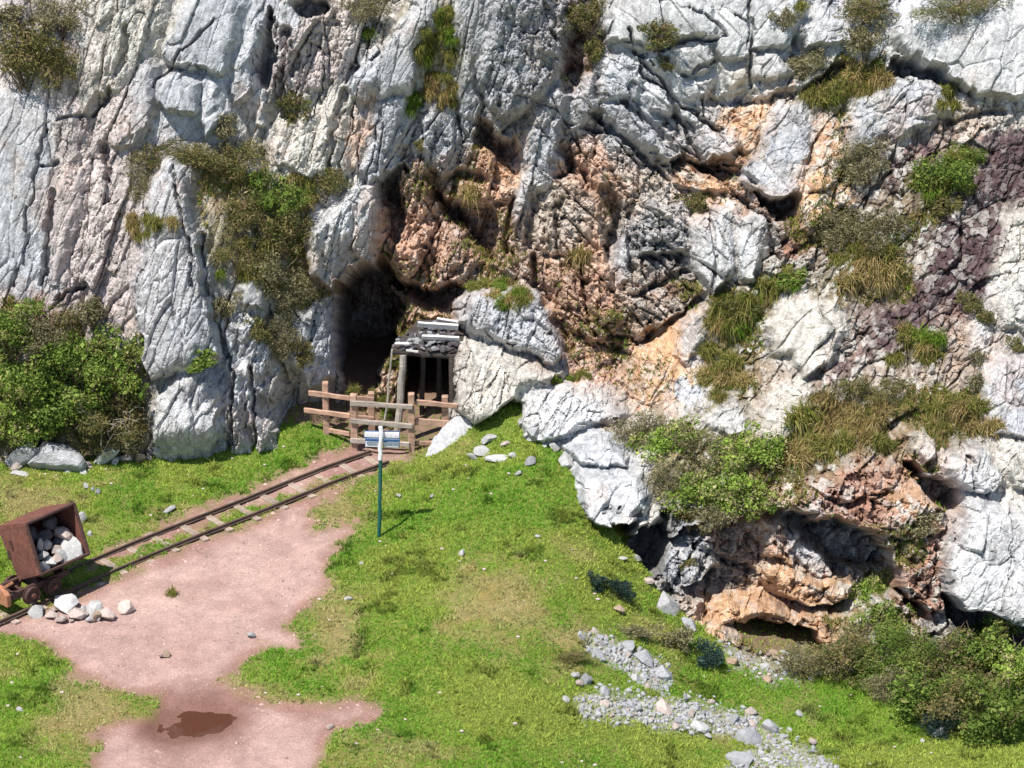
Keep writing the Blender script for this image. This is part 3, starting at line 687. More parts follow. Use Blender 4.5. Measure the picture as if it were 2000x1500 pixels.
cs_ = 16 * fbm(CX * 1.8, CS * 1.8, 6, 2)
cl = cs_ + 7 * _r[2]
ROUGH *= 1 - .25 * smooth(760, 640, PX)
D = np.zeros_like(T)
PART = np.full(T.shape, -1, np.int32)
for i, (nm, pts, off, tint, rg, bulge, tilt) in enumerate(RK):
    pts = np.array(pts, float)
    x0, y0 = pts.min(0) - 45; x1, y1 = pts.max(0) + 45
    sel = np.nonzero((QX > x0) & (QX < x1) & (QY > y0) & (QY < y1))
    if not len(sel[0]):
        continue
    a, b = QX[sel], QY[sel]
    sd = poly_sd(a, b, pts)
    rel = np.clip((b - pts[:, 1].min()) / (np.ptp(pts[:, 1]) + 1), 0, 1)
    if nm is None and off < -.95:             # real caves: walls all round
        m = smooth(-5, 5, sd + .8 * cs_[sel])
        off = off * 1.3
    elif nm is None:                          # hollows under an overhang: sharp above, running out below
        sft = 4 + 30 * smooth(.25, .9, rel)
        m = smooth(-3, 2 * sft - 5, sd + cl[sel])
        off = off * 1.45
    else:                                     # blocks: upper edges run back into the face, lower edges break off
        sft = 20 - 16 * smooth(.3, .95, rel)
        m = smooth(-sft, sft, sd)
        off = off * .8
    c = pts.mean(0)
    val = off + tilt[0] * (a - c[0]) / 100 + tilt[1] * (b - c[1]) / 100 + .7 * bulge * (1 - np.exp(-np.maximum(sd, 0) / 14)) - bulge * .4
    D[sel] = D[sel] * (1 - m) + val * m
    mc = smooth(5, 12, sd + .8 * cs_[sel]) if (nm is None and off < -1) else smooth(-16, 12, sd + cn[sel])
    if tint is not None and not (nm is None and off > -1.4):  # small hollows stay untinted; deepest caves have shade put into their tint
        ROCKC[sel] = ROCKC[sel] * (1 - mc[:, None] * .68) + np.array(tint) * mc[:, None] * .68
    ROUGH[sel] = ROUGH[sel] * (1 - mc) + rg * (.78 if c[0] < 700 else 1) * mc
    if nm:
        pp = PART[sel]; pp[sd > 0] = i; PART[sel] = pp
    else:
        pp = PART[sel]; pp[sd > 0] = -1; PART[sel] = pp
TINT = [([(1930, 260), (2030, 240), (2030, 390), (1960, 410), (1935, 560), (1860, 640), (1720, 690), (1655, 740), (1625, 715), (1720, 610), (1810, 540), (1835, 450), (1850, 380)], PURP, .9, 1.0),
        ([(1720, 265), (1840, 275), (1800, 330), (1730, 320)], (.22, .15, .15), .8, .8), ([(1600, 660), (1720, 640), (1700, 760), (1600, 790)], (.30, .23, .21), 1.0, .6),
        ([(120, 240), (200, 230), (260, 480), (230, 600), (110, 580)], PINK, 1.1, .6), ([(1400, 640), (1480, 600), (1470, 700), (1390, 800)], SOIL, .9, .7), ([(1560, 560), (1760, 470), (1780, 600), (1600, 600)], SOIL, .9, .5),
        ([(1540, 780), (1920, 760), (1940, 860), (1740, 890), (1540, 930)], SOIL, 1.0, .6), ([(1600, 330), (1700, 320), (1780, 460), (1600, 520)], (.30, .25, .19), 1.0, .6), ([(790, 330), (960, 300), (1010, 420), (1000, 540), (830, 580), (740, 500), (740, 400)], (.50, .315, .225), 1.3, .75),
        ([(1030, 500), (1100, 480), (1220, 560), (1240, 690), (1300, 700), (1260, 800), (1120, 740), (1080, 640)], (.52, .335, .24), 1.3, .7), ([(1100, 280), (1200, 300), (1210, 420), (1130, 430)], (.52, .345, .255), 1.2, .6)]
wnoise = 30 * fbm(CX * 1.5, CS * 1.5, 12, 4) + 14 * fbm(CX * 7, CS * 7, 15, 3)
for pts, tint, rg, st in TINT:
    m = st * smooth(-12, 12, poly_sd(PX, PY, pts) + wnoise) * np.where(PART < 0, 1.0, .45)
    ROCKC = ROCKC * (1 - m[..., None]) + np.array(tint) * m[..., None]
    ROUGH = ROUGH * (1 - m) + rg * m
JD = np.zeros_like(T)
for pts, wd, dp in JT:
    pts = np.array(pts, float)
    x0, y0 = pts.min(0) - 40; x1, y1 = pts.max(0) + 40
    sel = np.nonzero((QX > x0) & (QX < x1) & (QY > y0) & (QY < y1))
    a, b = QX[sel], QY[sel]
    dd = np.full(a.shape, 1e9)
    for (ax, ay), (bx_, by_) in zip(pts[:-1], pts[1:]):
        ex, ey = bx_ - ax, by_ - ay
        t_ = np.clip(((a - ax) * ex + (b - ay) * ey) / (ex * ex + ey * ey), 0, 1)
        dd = np.minimum(dd, np.hypot(a - ax - t_ * ex, b - ay - t_ * ey))
    JD[sel] = np.maximum(JD[sel], dp * smooth(wd * 1.1, wd * .3, dd))
# direction of the bedding changes along the face
wA = smooth(1150, 950, PX)                                  # steep beds leaning right
wB = smooth(950, 1100, PX) * smooth(1480, 1380, PX) * smooth(800, 650, PY)         # joints running down to the right
wC = 1 - np.clip(wA + wB, 0, 1)
H = np.zeros_like(T); TN = np.zeros_like(T); T3 = np.zeros_like(T)
mid_amp = smooth(720, 800, PX) * smooth(1460, 1380, PX) * smooth(180, 260, PY) * smooth(720, 640, PY)
crack = smooth(-.15, .35, fbm(CX * .9, CS * .9, 14, 3))           # open joints only here and there
for wgt, ang, asp in ((wA, math.radians(15), 4.2), (wB, math.radians(-42), 2.6), (wC, math.radians(25), 2.0)):
    s = np.nonzero(wgt > 0.01)
    xx, ss, ww = CX[s], CS[s], wgt[s]
    h1, g1, t1 = facet(xx, ss, .60, asp, ang, 1, 1.15, .075)
    h2, g2, t2 = facet(xx, ss, .25, asp * .8, ang + .15, 4, 1.25, .14)
    h3, g3, t3 = facet(xx, ss, .11, asp * .6, ang - .1, 7, 1.3, .2)
    h4, g4, t4 = facet(xx, ss, .052, 1.3, ang, 10, 1.2)
    r = ROUGH[s]; r = np.where(r < 1, r ** 1.35, r); ck = crack[s]
    r = r * .85; lo = np.clip(r, .4, 1.4) * (1 + .35 * mid_amp[s])
    hh = (.20 * h1 - .20 * g1 * (.35 + .65 * ck)) * lo + (.115 * h2 - .10 * g2 * (.25 + .75 * ck)) * r ** 1.2 + (.062 * h3 - .014 * g3) * r ** 1.5 + .02 * h4 * r ** 1.5
    H[s] += ww * hh; TN[s] += ww * (.45 * t1 + .3 * t2 + .25 * t3); T3[s] += ww * t3
for wgt, ang in ((wA, math.radians(17)), (wB, math.radians(-42)), (wC, math.radians(20))):
    ca_, sa_ = math.cos(ang), math.sin(ang)
    ua, va = CX * ca_ - CS * sa_, CX * sa_ + CS * ca_
    H += wgt * (np.where(ROUGH < 1, ROUGH ** 1.5, ROUGH) * (.03 * ridge(ua * 2.6, va * .6, 3, 3) + .014 * ridge(ua * 9, va * 2.6, 6, 3)) + (.5 + .5 * ROUGH) * .010 * ridge(ua * 16, va * 4, 2, 3))
pit = smooth(.16, .42, fbm(CX * 4.5, CS * 4.0, 11, 4)) * smooth(.8, 1.3, ROUGH)
pit2 = smooth(.2, .34, fbm(CX * 8, CS * 9, 2, 3)) * smooth(.95, 1.35, ROUGH)
H -= .20 * pit + .10 * pit2
# deep open crevices that follow the beds
gate = smooth(.0, .4, fbm(CX * .7, CS * .7, 10, 3)) * smooth(.45, .8, ROUGH)
for wgt, ang in ((wA, math.radians(14)), (wB, math.radians(-45)), (wC, math.radians(35))):
    ca_, sa_ = math.cos(ang), math.sin(ang)
    ua, va = CX * ca_ - CS * sa_ + .1 * fbm(CX * 3, CS * 3, 4, 3), CX * sa_ + CS * ca_
    JD = np.maximum(JD, wgt * gate * (.16 * smooth(.90, .98, 1 - 2 * np.abs(vnoise(ua * 1.5, va * .45, 5))) + .10 * smooth(.88, .98, 1 - 2 * np.abs(vnoise(ua * 3.4, va * .9, 8)))))
# pale chips of stone lying in the earthy places
purp = (ROCKC[..., 2] > ROCKC[..., 1] * 1.02) * (ROCKC.mean(-1) < .2)
earthy = smooth(.46, .34, ROCKC.mean(-1)) * (1 - .75 * purp) * smooth(1100, 1350, PX) + smooth(.40, .30, ROCKC.mean(-1)) * smooth(1350, 1100, PX) * .6
slope = smooth(1380, 1450, PX) * smooth(250, 330, PY) * smooth(960, 900, PY) * (PART < 0)
ROCKC = ROCKC * (1 - .55 * slope[..., None]) + .55 * slope[..., None] * ROCKC * np.array([.66, .60, .55])
earthy = np.maximum(earthy * (1 - .45 * purp), slope * (1 - .45 * purp))
chip = earthy * smooth(.10, .2, T3) * smooth(-.5, .1, fbm(CX * 1.2, CS * 1.2, 5, 3))
H += .03 * chip
# loose, earthy ground is smoother
# at the foot the rock stands on the ground instead of hanging over it
foot = smooth(-5, 75, np.interp(PX, BASE[:, 0], BASE[:, 1]) - PY)
stand = np.maximum(smooth(660, 620, PX), smooth(870, 890, PX) * smooth(1110, 1080, PX))
D = np.where(D > 0, D * (1 - stand * (1 - foot) * .85), D)
gD = np.hypot(*np.gradient(D, cs, cx)); gD = np.maximum(gD, np.maximum(np.roll(gD, 1, 0), np.roll(gD, 1, 1)))
H = H / (1 + .35 * gD)
T2 = T + 1.12 * D + H - JD
P = cpos(T2)
# sideways jitter breaks the regular grid up a little
P[..., 0] += .02 * fbm(CX * 9, CS * 9, 11, 3) * ROUGH
gz = ground_smooth(P[..., 0], P[..., 1])
# tint: block by block, stains and lichen
n2 = fbm(CX * .8, CS * .8, 7, 4); n3 = fbm(CX * 3.2, CS * 2.4, 9, 4); n4 = fbm(CX * 12, CS * 12, 13, 3)
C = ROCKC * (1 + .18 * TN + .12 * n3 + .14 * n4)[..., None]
C = C * (1 - .75 * chip[..., None]) + np.array([.54, .52, .48]) * .75 * chip[..., None]
stain = smooth(.18, .5, n2 + .35 * n3) * (1 - smooth(.0, .3, np.abs(ROCKC[..., 0] - ROCKC[..., 2]) - .12))
C = C * (1 - .28 * stain[..., None]) + np.array(TAN) * .28 * stain[..., None]
lich = smooth(.22, .42, n4 + .4 * n3) * (ROCKC.mean(-1) < .5) * (1 - .8 * purp)
C = C * (1 - .35 * lich[..., None]) + np.array([.5, .5, .49]) * .35 * lich[..., None]
dk = smooth(.25, .5, -n4 + .3 * n3)
C = C * (1 - .22 * dk[..., None])
C = np.clip(C, .02, .8)
ny, nx = CX.shape
idx = np.arange(ny * nx).reshape(ny, nx)
q4 = np.stack([idx[:-1, :-1], idx[:-1, 1:], idx[1:, 1:], idx[1:, :-1]], -1).reshape(-1, 4)
under = (P[..., 2] < gz - 1.3).ravel()
keep = ~under[q4].all(1)
keep &= ~((PY > np.interp(PX, BASE[:, 0], BASE[:, 1]) + 60 + 40 * (PX > 1120)).ravel()[q4].any(1))
q4 = q4[keep]
PV = P.reshape(-1, 3); CV = C.reshape(-1, 3)
# part of a face: what most of its corners belong to
prt = np.max(PART.ravel()[q4], axis=1)
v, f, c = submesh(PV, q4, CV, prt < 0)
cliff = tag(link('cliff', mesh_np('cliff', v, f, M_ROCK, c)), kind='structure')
for i, rk in enumerate(RK):
    s = prt == i
    if s.sum() < 30:
        continue
    v, f, c = submesh(PV, q4, CV, s)
    link(rk[0], mesh_np(rk[0], v, f, M_ROCK, c), cliff)
# the land going back from the top of the cliff
top = P[-1]
rows = [top]
for k, (dy, dz) in enumerate(((2, .6), (6, 1.2), (15, 2.5), (40, 5), (90, 6))):
    r = top + np.array([0, dy, dz]); r[:, 2] += .8 * fbm(r[:, 0] * .2, r[:, 1] * .2, 4, 3); rows.append(r)
R = np.stack(rows)[:, ::12]
i2 = np.arange(R.shape[0] * R.shape[1]).reshape(R.shape[:2])
qq = np.stack([i2[:-1, :-1], i2[:-1, 1:], i2[1:, 1:], i2[1:, :-1]], -1).reshape(-1, 4)
RV = R.reshape(-1, 3)
tag(link('hill_top', mesh_np('hill_top', RV, qq, M_SOIL, np.full(RV.shape, .11) * np.array([1.1, 1.1, .5]))), kind='structure')

# look-up: picture point -> nearest rock surface
BIN = 4
lpx, lpy = proj(PV)
okv = (lpx > -40) & (lpx < 2040) & (lpy > -60) & (lpy < 1500) & ~under
bi = ((lpy[okv] + 60) // BIN).astype(int); bj = ((lpx[okv] + 40) // BIN).astype(int)
LUT = np.full((400, 530), -1, np.int64)
tt = T2.ravel()[okv]
o_ = np.argsort(tt)
LUT[bi[o_], bj[o_]] = np.nonzero(okv)[0][o_]

def on_cliff(px, py):
    j = int((px + 40) // BIN); i = int((py + 60) // BIN)
    for r in range(0, 12):
        blk = LUT[max(i - r, 0):i + r + 1, max(j - r, 0):j + r + 1]
        g = blk[blk >= 0]
        if len(g):
            return PV[g[len(g) // 2]].copy()
    return at(px, py, -3)
# ------------------------------------------------------------------ small builders
def box_bm(bm, M):
    r = bmesh.ops.create_cube(bm, size=1.0, matrix=M)
    return r['verts']

def beam_mesh(name, p, q, wd, ht, mat, up=(0, 0, 1), bevel=.006, wob=0.0, seed=0):
    """a sawn timber or bar from p to q"""
    p, q = Vector(p), Vector(q)
    d = q - p; L = d.length; d.normalize()
    u = Vector(up); s = d.cross(u)
    if s.length < 1e-3: s = d.cross(Vector((1, 0, 0)))
    s.normalize(); u = s.cross(d).normalized()
    M = Matrix((d, s, u)).transposed().to_4x4()
    M.translation = (p + q) / 2
    bm = bmesh.new()
    box_bm(bm, Matrix.Diagonal((L, wd, ht, 1)))
    if wob:
        ed = [e for e in bm.edges if abs((e.verts[0].co - e.verts[1].co).x) > L * .5]
        bmesh.ops.subdivide_edges(bm, edges=ed, cuts=5, use_grid_fill=True)
        rr = random.Random(seed)
        off = {}
        for v_ in bm.verts:
            k = round(v_.co.x, 3)
            if k not in off: off[k] = (rr.uniform(-wob, wob), rr.uniform(-wob, wob), 1 + rr.uniform(-.08, .08))
            o = off[k]; v_.co.y = v_.co.y * o[2] + o[0]; v_.co.z = v_.co.z * o[2] + o[1]
    if bevel:
        bmesh.ops.bevel(bm, geom=[e for e in bm.edges], offset=bevel, segments=1, affect='EDGES')
    bm.transform(M)
    me = bpy.data.meshes.new(name); bm.to_mesh(me); bm.free()
    me.materials.append(mat)
    return me

def log_mesh(name, p, q, r0, r1, mat, seed=0, seg=10):
    p, q = Vector(p), Vector(q)
    d = (q - p); L = d.length; d.normalize()
    s = d.cross(Vector((0, 0, 1)));
    if s.length < 1e-3: s = Vector((1, 0, 0))
    s.normalize(); u = s.cross(d)
    rr = random.Random(seed); bm = bmesh.new(); rings = []
    K = 7
    for i in range(K):
        f = i / (K - 1); r = r0 + (r1 - r0) * f
        c = p + d * L * f + s * rr.uniform(-.012, .012) + u * rr.uniform(-.012, .012)
        rings.append([bm.verts.new(c + (s * math.cos(a) + u * math.sin(a)) * r * rr.uniform(.92, 1.08)) for a in [2 * math.pi * j / seg for j in range(seg)]])
    for a, b in zip(rings[:-1], rings[1:]):
        for j in range(seg):
            bm.faces.new((a[j], a[(j + 1) % seg], b[(j + 1) % seg], b[j]))
    bm.faces.new(rings[0][::-1]); bm.faces.new(rings[-1])
    me = bpy.data.meshes.new(name); bm.to_mesh(me); bm.free(); me.materials.append(mat)
    return me

def part(name, me, root):
    """a mesh built in world coordinates becomes a child of root"""
    if root.type == 'EMPTY' or root.location.length > 0:
        wm = Vector(root.location) if root.parent is None else Vector(root.location) + Vector(root.parent.location)
        me.transform(Matrix.Translation(-wm))
    return link(name, me, root)

def wood(name, base, hi=1.3, sc=(4, 4, 30)):
    return surface_mat(name, base=base, rough=.85, mottle=((7, .75, 1.2), (50, .8, 1.2)), bump=((70, .006),), rnd=.12, stretch=((3, 3, 28), .8, hi))

M_FENCE = wood('larch_wood', (.40, .255, .185))
M_FENCE_G = wood('greyed_wood', (.36, .31, .265))
M_OLDWOOD = wood('old_timber', (.34, .31, .27))
M_DARKWOOD_SHADE = wood('dark_and_shaded_timber', (.06, .05, .045))  # dark roof timber; on the inner posts it also paints shade
M_PLANK = surface_mat('pale_plank', base=(.68, .66, .64), rough=.5, mottle=((9, .85, 1.1), (60, .85, 1.12)), bump=((60, .004),))
M_RUST = surface_mat('rusty_iron', base=(.165, .068, .052), rough=.8, mottle=((3, .7, 1.25), (14, .75, 1.25), (70, .8, 1.2)), bump=((50, .006),), rnd=.08)
M_RUSTD = surface_mat('dark_rust', base=(.075, .042, .036), rough=.75, mottle=((6, .7, 1.3), (50, .75, 1.25)), bump=((50, .006),))
M_RUSTO = surface_mat('orange_rust', base=(.36, .17, .095), rough=.8, mottle=((8, .7, 1.2), (50, .75, 1.25)), bump=((50, .006),))
M_RAIL = surface_mat('rail_steel', base=(.11, .075, .058), rough=.6, mottle=((3, .7, 1.3), (40, .75, 1.25)), bump=((60, .004),))
M_SLEEPER = wood('weathered_sleeper', (.34, .265, .215))

# ------------------------------------------------------------------ mine railway
_nr = np.array([atz(a, b, .07) for a, b in ((770, 898), (732, 914), (600, 962), (480, 1006), (360, 1054), (240, 1104), (120, 1159), (0, 1212))])
_cf = np.polyfit(_nr[:, 0], _nr[:, 1], 2)
def near_rail(x):
    return np.array([x, np.polyval(_cf, x)])
def track_frame(x):
    """point on the near rail, direction along the track (away, to the right), direction towards the near side"""
    p = near_rail(x)
    sl = 2 * _cf[0] * x + _cf[1]
    t_ = np.array([1, sl]) / math.hypot(1, sl)
    n_ = np.array([t_[1], -t_[0]])
    return p, t_, n_
GAUGE = .60
RX0, RX1 = -13.5, float(_nr[0, 0]) - .1
track = empty('railway_track', (RX0, near_rail(RX0)[1], 0), 'narrow rusty mine railway track running to the wooden gate', 'railway track')
prof = [(-.035, 0), (.035, 0), (.035, .01), (.009, .017), (.009, .046), (.02, .052), (.02, .07), (-.02, .07), (-.02, .052), (-.009, .046), (-.009, .017), (-.035, .01)]
for off in (0, -GAUGE):
    bm = bmesh.new(); prev = None
    for x in np.linspace(RX0, RX1, 60):
        p, t_, n_ = track_frame(x)
        z0 = float(ground_smooth(np.array([p[0]]), np.array([p[1]]))[0]) + .01
        ring = [bm.verts.new((p[0] + n_[0] * (off + a), p[1] + n_[1] * (off + a), z0 + b)) for a, b in prof]
        if prev:
            for j in range(len(prof)):
                k = (j + 1) % len(prof)
                bm.faces.new((prev[j], ring[j], ring[k], prev[k]))
        else:
            bm.faces.new(ring)
        prev = ring
    bm.faces.new(prev[::-1])
    bmesh.ops.recalc_face_normals(bm, faces=bm.faces)
    me = bpy.data.meshes.new('rail'); bm.to_mesh(me); bm.free(); me.materials.append(M_RAIL)
    part('rail', me, track)
rr = random.Random(5)
x = RX0 + .3; nsl = 0
sl_meshes = []
for k in range(3):
    me = beam_mesh('sleeper', (0, -.46, 0), (0, .46, 0), .14, .08, M_SLEEPER, bevel=.012, wob=.008, seed=k)
    sl_meshes.append(me)
while x < RX1 - .1:
    p, t_, n_ = track_frame(x)
    c = p - n_ * GAUGE / 2
    o = link('sleeper', sl_meshes[nsl % 3], track)
    gz_ = float(ground_smooth(np.array([c[0]]), np.array([c[1]]))[0])
    o.location = Vector((c[0] + rr.uniform(-.02, .02), c[1], gz_ + rr.uniform(-.045, -.022))) - track.location
    o.rotation_euler = (0, 0, math.atan2(t_[1], t_[0]) + rr.uniform(-.05, .05))
    x += .62 * t_[0] * rr.uniform(.93, 1.07); nsl += 1

# ------------------------------------------------------------------ tipped mine cart
def solve_x(fn, target, lo, hi):
    for _ in range(50):
        m_ = (lo + hi) / 2
        if fn(m_) < target: lo = m_
        else: hi = m_
    return (lo + hi) / 2
def tl(x, t, n, z):
    p, t_, n_ = track_frame(x)
    c = p - n_ * GAUGE / 2
    q = c + t_ * t + n_ * n
    return np.array([q[0], q[1], z])
cxw = solve_x(lambda xx: proj(tl(xx, 0, .21, 1.62))[0], 53, -16, -3)
_p, T_, N_ = track_frame(cxw)
cart_base = tl(cxw, 0, 0, .09)
MC = Matrix(((T_[0], N_[0], 0), (T_[1], N_[1], 0), (0, 0, 1))).to_4x4()
cart = empty('mine_cart', cart_base, 'rusty iron tipping mine cart full of stones on the track', 'mine cart')
cart.rotation_euler = (0, 0, math.atan2(T_[1], T_[0]))
FLIP = Matrix.Diagonal((1, -1, 1, 1))                 # parts are drawn with +y towards the near side of the track
_done = set()
def cpart(name, me, parent=None):
    if me.name not in _done:
        me.transform(FLIP); me.flip_normals(); _done.add(me.name)
    return link(name, me, parent or cart)
def plate(name, pts, th, nrm, mat, bevel=.006):
    """flat plate: outline pts (local), thickness th along nrm"""
    bm = bmesh.new()
    a = [bm.verts.new(Vector(p)) for p in pts]
    f_ = bm.faces.new(a)
    r = bmesh.ops.extrude_face_region(bm, geom=[f_])
    vs_ = [e for e in r['geom'] if isinstance(e, bmesh.types.BMVert)]
    bmesh.ops.translate(bm, verts=vs_, vec=Vector(nrm) * th)
    bmesh.ops.recalc_face_normals(bm, faces=bm.faces)
    if bevel: bmesh.ops.bevel(bm, geom=bm.edges[:], offset=bevel, segments=1, affect='EDGES')
    me = bpy.data.meshes.new(name); bm.to_mesh(me); bm.free(); me.materials.append(mat)
    return me
LT = 1.04
O1, O2, B2, B1 = (.53, .66), (.20, 1.54), (-.64, 1.17), (-.10, .32)
def P3(t, nz): return (t, nz[0], nz[1])
ep = cpart('end_plate', plate('end_plate', [P3(0, q) for q in (O1, O2, B2, B1)], .025, (-1, 0, 0), M_RUST))
cpart('end_plate', plate('end_plate', [P3(LT, q) for q in (O1, O2, B2, B1)], .025, (1, 0, 0), M_RUST))
def norm2(a, b):
    d = np.array([b[0] - a[0], b[1] - a[1]]); d /= np.linalg.norm(d); return (0, -d[1], d[0])
cpart('side_plate', plate('side_plate', [P3(-.01, O1), P3(LT + .01, O1), P3(LT + .01, B1), P3(-.01, B1)], .025, (0, .4, -.92), M_RUSTD))
cpart('side_plate', plate('side_plate', [P3(-.01, O2), P3(LT + .01, O2), P3(LT + .01, B2), P3(-.01, B2)], .025, (0, -.4, .92), M_RUST))
cpart('floor_plate', plate('floor_plate', [P3(-.02, (B1[0] + .012, B1[1] - .02)), P3(LT + .02, (B1[0] + .012, B1[1] - .02)), P3(LT + .02, (B2[0] - .005, B2[1] + .02)), P3(-.02, (B2[0] - .005, B2[1] + .02))], .03, (0, -.87, -.5), M_RUST, 0))
for a, b in ((P3(-.03, O1), P3(LT + .03, O1)), (P3(-.03, O2), P3(LT + .03, O2)), (P3(-.012, O1), P3(-.012, O2)), (P3(LT + .012, O1), P3(LT + .012, O2))):
    cpart('rim_bar', beam_mesh('rim_bar', a, b, .05, .05, M_RUSTD, bevel=.008))
for (n0, z0, n1, z1) in ((-.28, 1.05, -.22, .92), (-.36, .82, -.31, .68)):
    cpart('slot_bracket', beam_mesh('slot_bracket', (-.045, n0, z0), (-.045, n1, z1), .04, .035, M_RUSTD), ep)
rv = bmesh.new(); bmesh.ops.create_icosphere(rv, subdivisions=1, radius=.013); rvm = bpy.data.meshes.new('rivet'); rv.to_mesh(rvm); rv.free(); rvm.materials.append(M_RUSTD)
for a, b in ((O1, O2), (O2, B2), (B2, B1), (B1, O1)):
    for k in range(1, 7):
        f_ = k / 7; q = (a[0] + (b[0] - a[0]) * f_, a[1] + (b[1] - a[1]) * f_); ce = ((O1[0] + B2[0]) / 2, (O1[1] + B2[1]) / 2)
        q = (q[0] + (ce[0] - q[0]) * .1, q[1] + (ce[1] - q[1]) * .1)
        r_ = link('rivet', rvm, ep); r_.location = (-.027, -q[0], q[1])
for n in (-.2, .2):
    cpart('chassis_beam', beam_mesh('chassis_beam', (-.50, n, .27), (.80, n, .27), .07, .12, M_RUSTD))
for t_ in (-.4, .1, .7):
    cpart('cross_beam', beam_mesh('cross_beam', (t_, -.16, .27), (t_, .16, .27), .08, .1, M_RUSTD))
for t_ in (.06, .68):
    cpart('tub_support', plate('tub_support', [(t_, -.25, .33), (t_, .24, .33), (t_, .1, .52), (t_, -.2, .62)], .05, (1, 0, 0), M_RUSTD))
bf = cpart('buffer', plate('buffer', [(-.50, -.24, .12), (-.50, .26, .12), (-.50, .26, .36), (-.50, .1, .46), (-.50, -.12, .46), (-.50, -.24, .36)], .1, (-1, 0, 0), M_RUSTO, .015))
cpart('coupling_slot', beam_mesh('coupling_slot', (-.605, -.12, .28), (-.605, .08, .28), .03, .06, M_RUSTD), bf)
cpart('tipping_lever', beam_mesh('tipping_lever', (-.53, .1, .44), (-.48, .3, .6), .05, .05, M_RUSTO))
def wheel_mesh():
    bm = bmesh.new(); seg = 24
    prf = [(.03, -.045), (.05, -.05), (.05, -.02), (.12, -.015), (.125, -.03), (.155, -.035), (.16, .03), (.185, .035), (.185, .05), (.12, .05), (.11, .01), (.05, .01), (.03, .03)]
    rings = [[bm.verts.new((r * math.cos(2 * math.pi * j / seg), y_, r * math.sin(2 * math.pi * j / seg))) for j in range(seg)] for r, y_ in prf]
    for a, b in zip(rings, rings[1:] + rings[:1]):
        for j in range(seg):
            bm.faces.new((a[j], a[(j + 1) % seg], b[(j + 1) % seg], b[j]))
    bmesh.ops.recalc_face_normals(bm, faces=bm.faces)
    me = bpy.data.meshes.new('wheel'); bm.to_mesh(me); bm.free(); me.materials.append(M_RUSTD); return me
def hub_mesh():
    bm = bmesh.new()
    bmesh.ops.create_cone(bm, cap_ends=True, segments=12, radius1=.055, radius2=.04, depth=.05, matrix=Matrix.Rotation(math.pi / 2, 4, 'X'))
    me = bpy.data.meshes.new('hub'); bm.to_mesh(me); bm.free(); me.materials.append(M_RUST); return me
wm_, hm_ = wheel_mesh(), hub_mesh()
for t_ in (-.07, .40):
    for s_ in (1, -1):
        o = link('wheel', wm_, cart); o.location = (t_, -s_ * GAUGE / 2, .185); o.rotation_euler = (0, 0, 0 if s_ > 0 else math.pi)
        h_ = link('hub', hm_, o); h_.location = (0, -.045, 0)
    cpart('axle', log_mesh('axle', (t_, -.3, .185), (t_, .3, .185), .028, .028, M_RUSTD))

# ------------------------------------------------------------------ signpost on the grass
M_GREENPAINT = surface_mat('green_paint', base=(.012, .105, .088), rough=.4, mottle=((12, .85, 1.12),), bump=((80, .002),), spec=.5)
M_WHITEPAINT = surface_mat('white_paint', base=(.80, .80, .80), rough=.35, mottle=((12, .92, 1.04),), bump=(), spec=.5)
M_BLUEPAINT = surface_mat('blue_paint', base=(.03, .10, .24), rough=.4, mottle=((12, .85, 1.12),), bump=(), spec=.5)
M_PINKINK = surface_mat('pale_pink_print', base=(.78, .67, .73), rough=.4, mottle=((12, .9, 1.1),), bump=())
M_BLUEINK = surface_mat('pale_blue_print', base=(.50, .64, .77), rough=.4, mottle=((12, .9, 1.1),), bump=())
sb = on_ground(741, 1049)
sign = empty('signpost', sb, 'green signpost with white arrow boards standing on the grass', 'signpost')
ys = sb[1]
top = at(744, 834, ys); mid = at(743.3, 897, ys)
def pxz(px, py, y): return Vector(at(px, py, y))
part('pole', log_mesh('pole', sb - np.array([0, 0, .1]), mid, .034, .034, M_GREENPAINT, 1, 14), sign)
part('pole_sleeve', log_mesh('pole_sleeve', mid, top, .040, .040, M_WHITEPAINT, 2, 14), sign)
part('crossbar', beam_mesh('crossbar', pxz(713, 858, ys - .0), pxz(781, 860, ys - .0), .03, .045, M_BLUEPAINT), sign)
for (x0, y0, x1, y1, th) in ((712, 848.5, 740, 849, .105), (748, 849, 780, 850, .105), (714, 867, 739, 868, .10), (750, 868, 779, 869, .10)):
    a, b = pxz(x0, y0, ys + .045), pxz(x1, y1, ys + .045)
    pn = part('sign_board', beam_mesh('sign_board', a, b, .02, th, M_WHITEPAINT, bevel=.004), sign)
    bd = beam_mesh('board_frame', a + Vector((-.012, .016, 0)), b + Vector((.012, .016, 0)), .008, th + .035, M_BLUEPAINT, bevel=.002)
    part('board_frame', bd, sign)
    mx = M_PINKINK if y0 < 860 else M_BLUEINK
    for k in range(3):
        f0 = .12 + .29 * k
        c0 = a.lerp(b, f0); c1 = a.lerp(b, f0 + (.16, .1, .2)[k])
        part('print_mark', beam_mesh('print_mark', c0 + Vector((0, -.0125, 0)), c1 + Vector((0, -.0125, 0)), .002, th * (.34, .5, .3)[k], mx, bevel=0), sign)

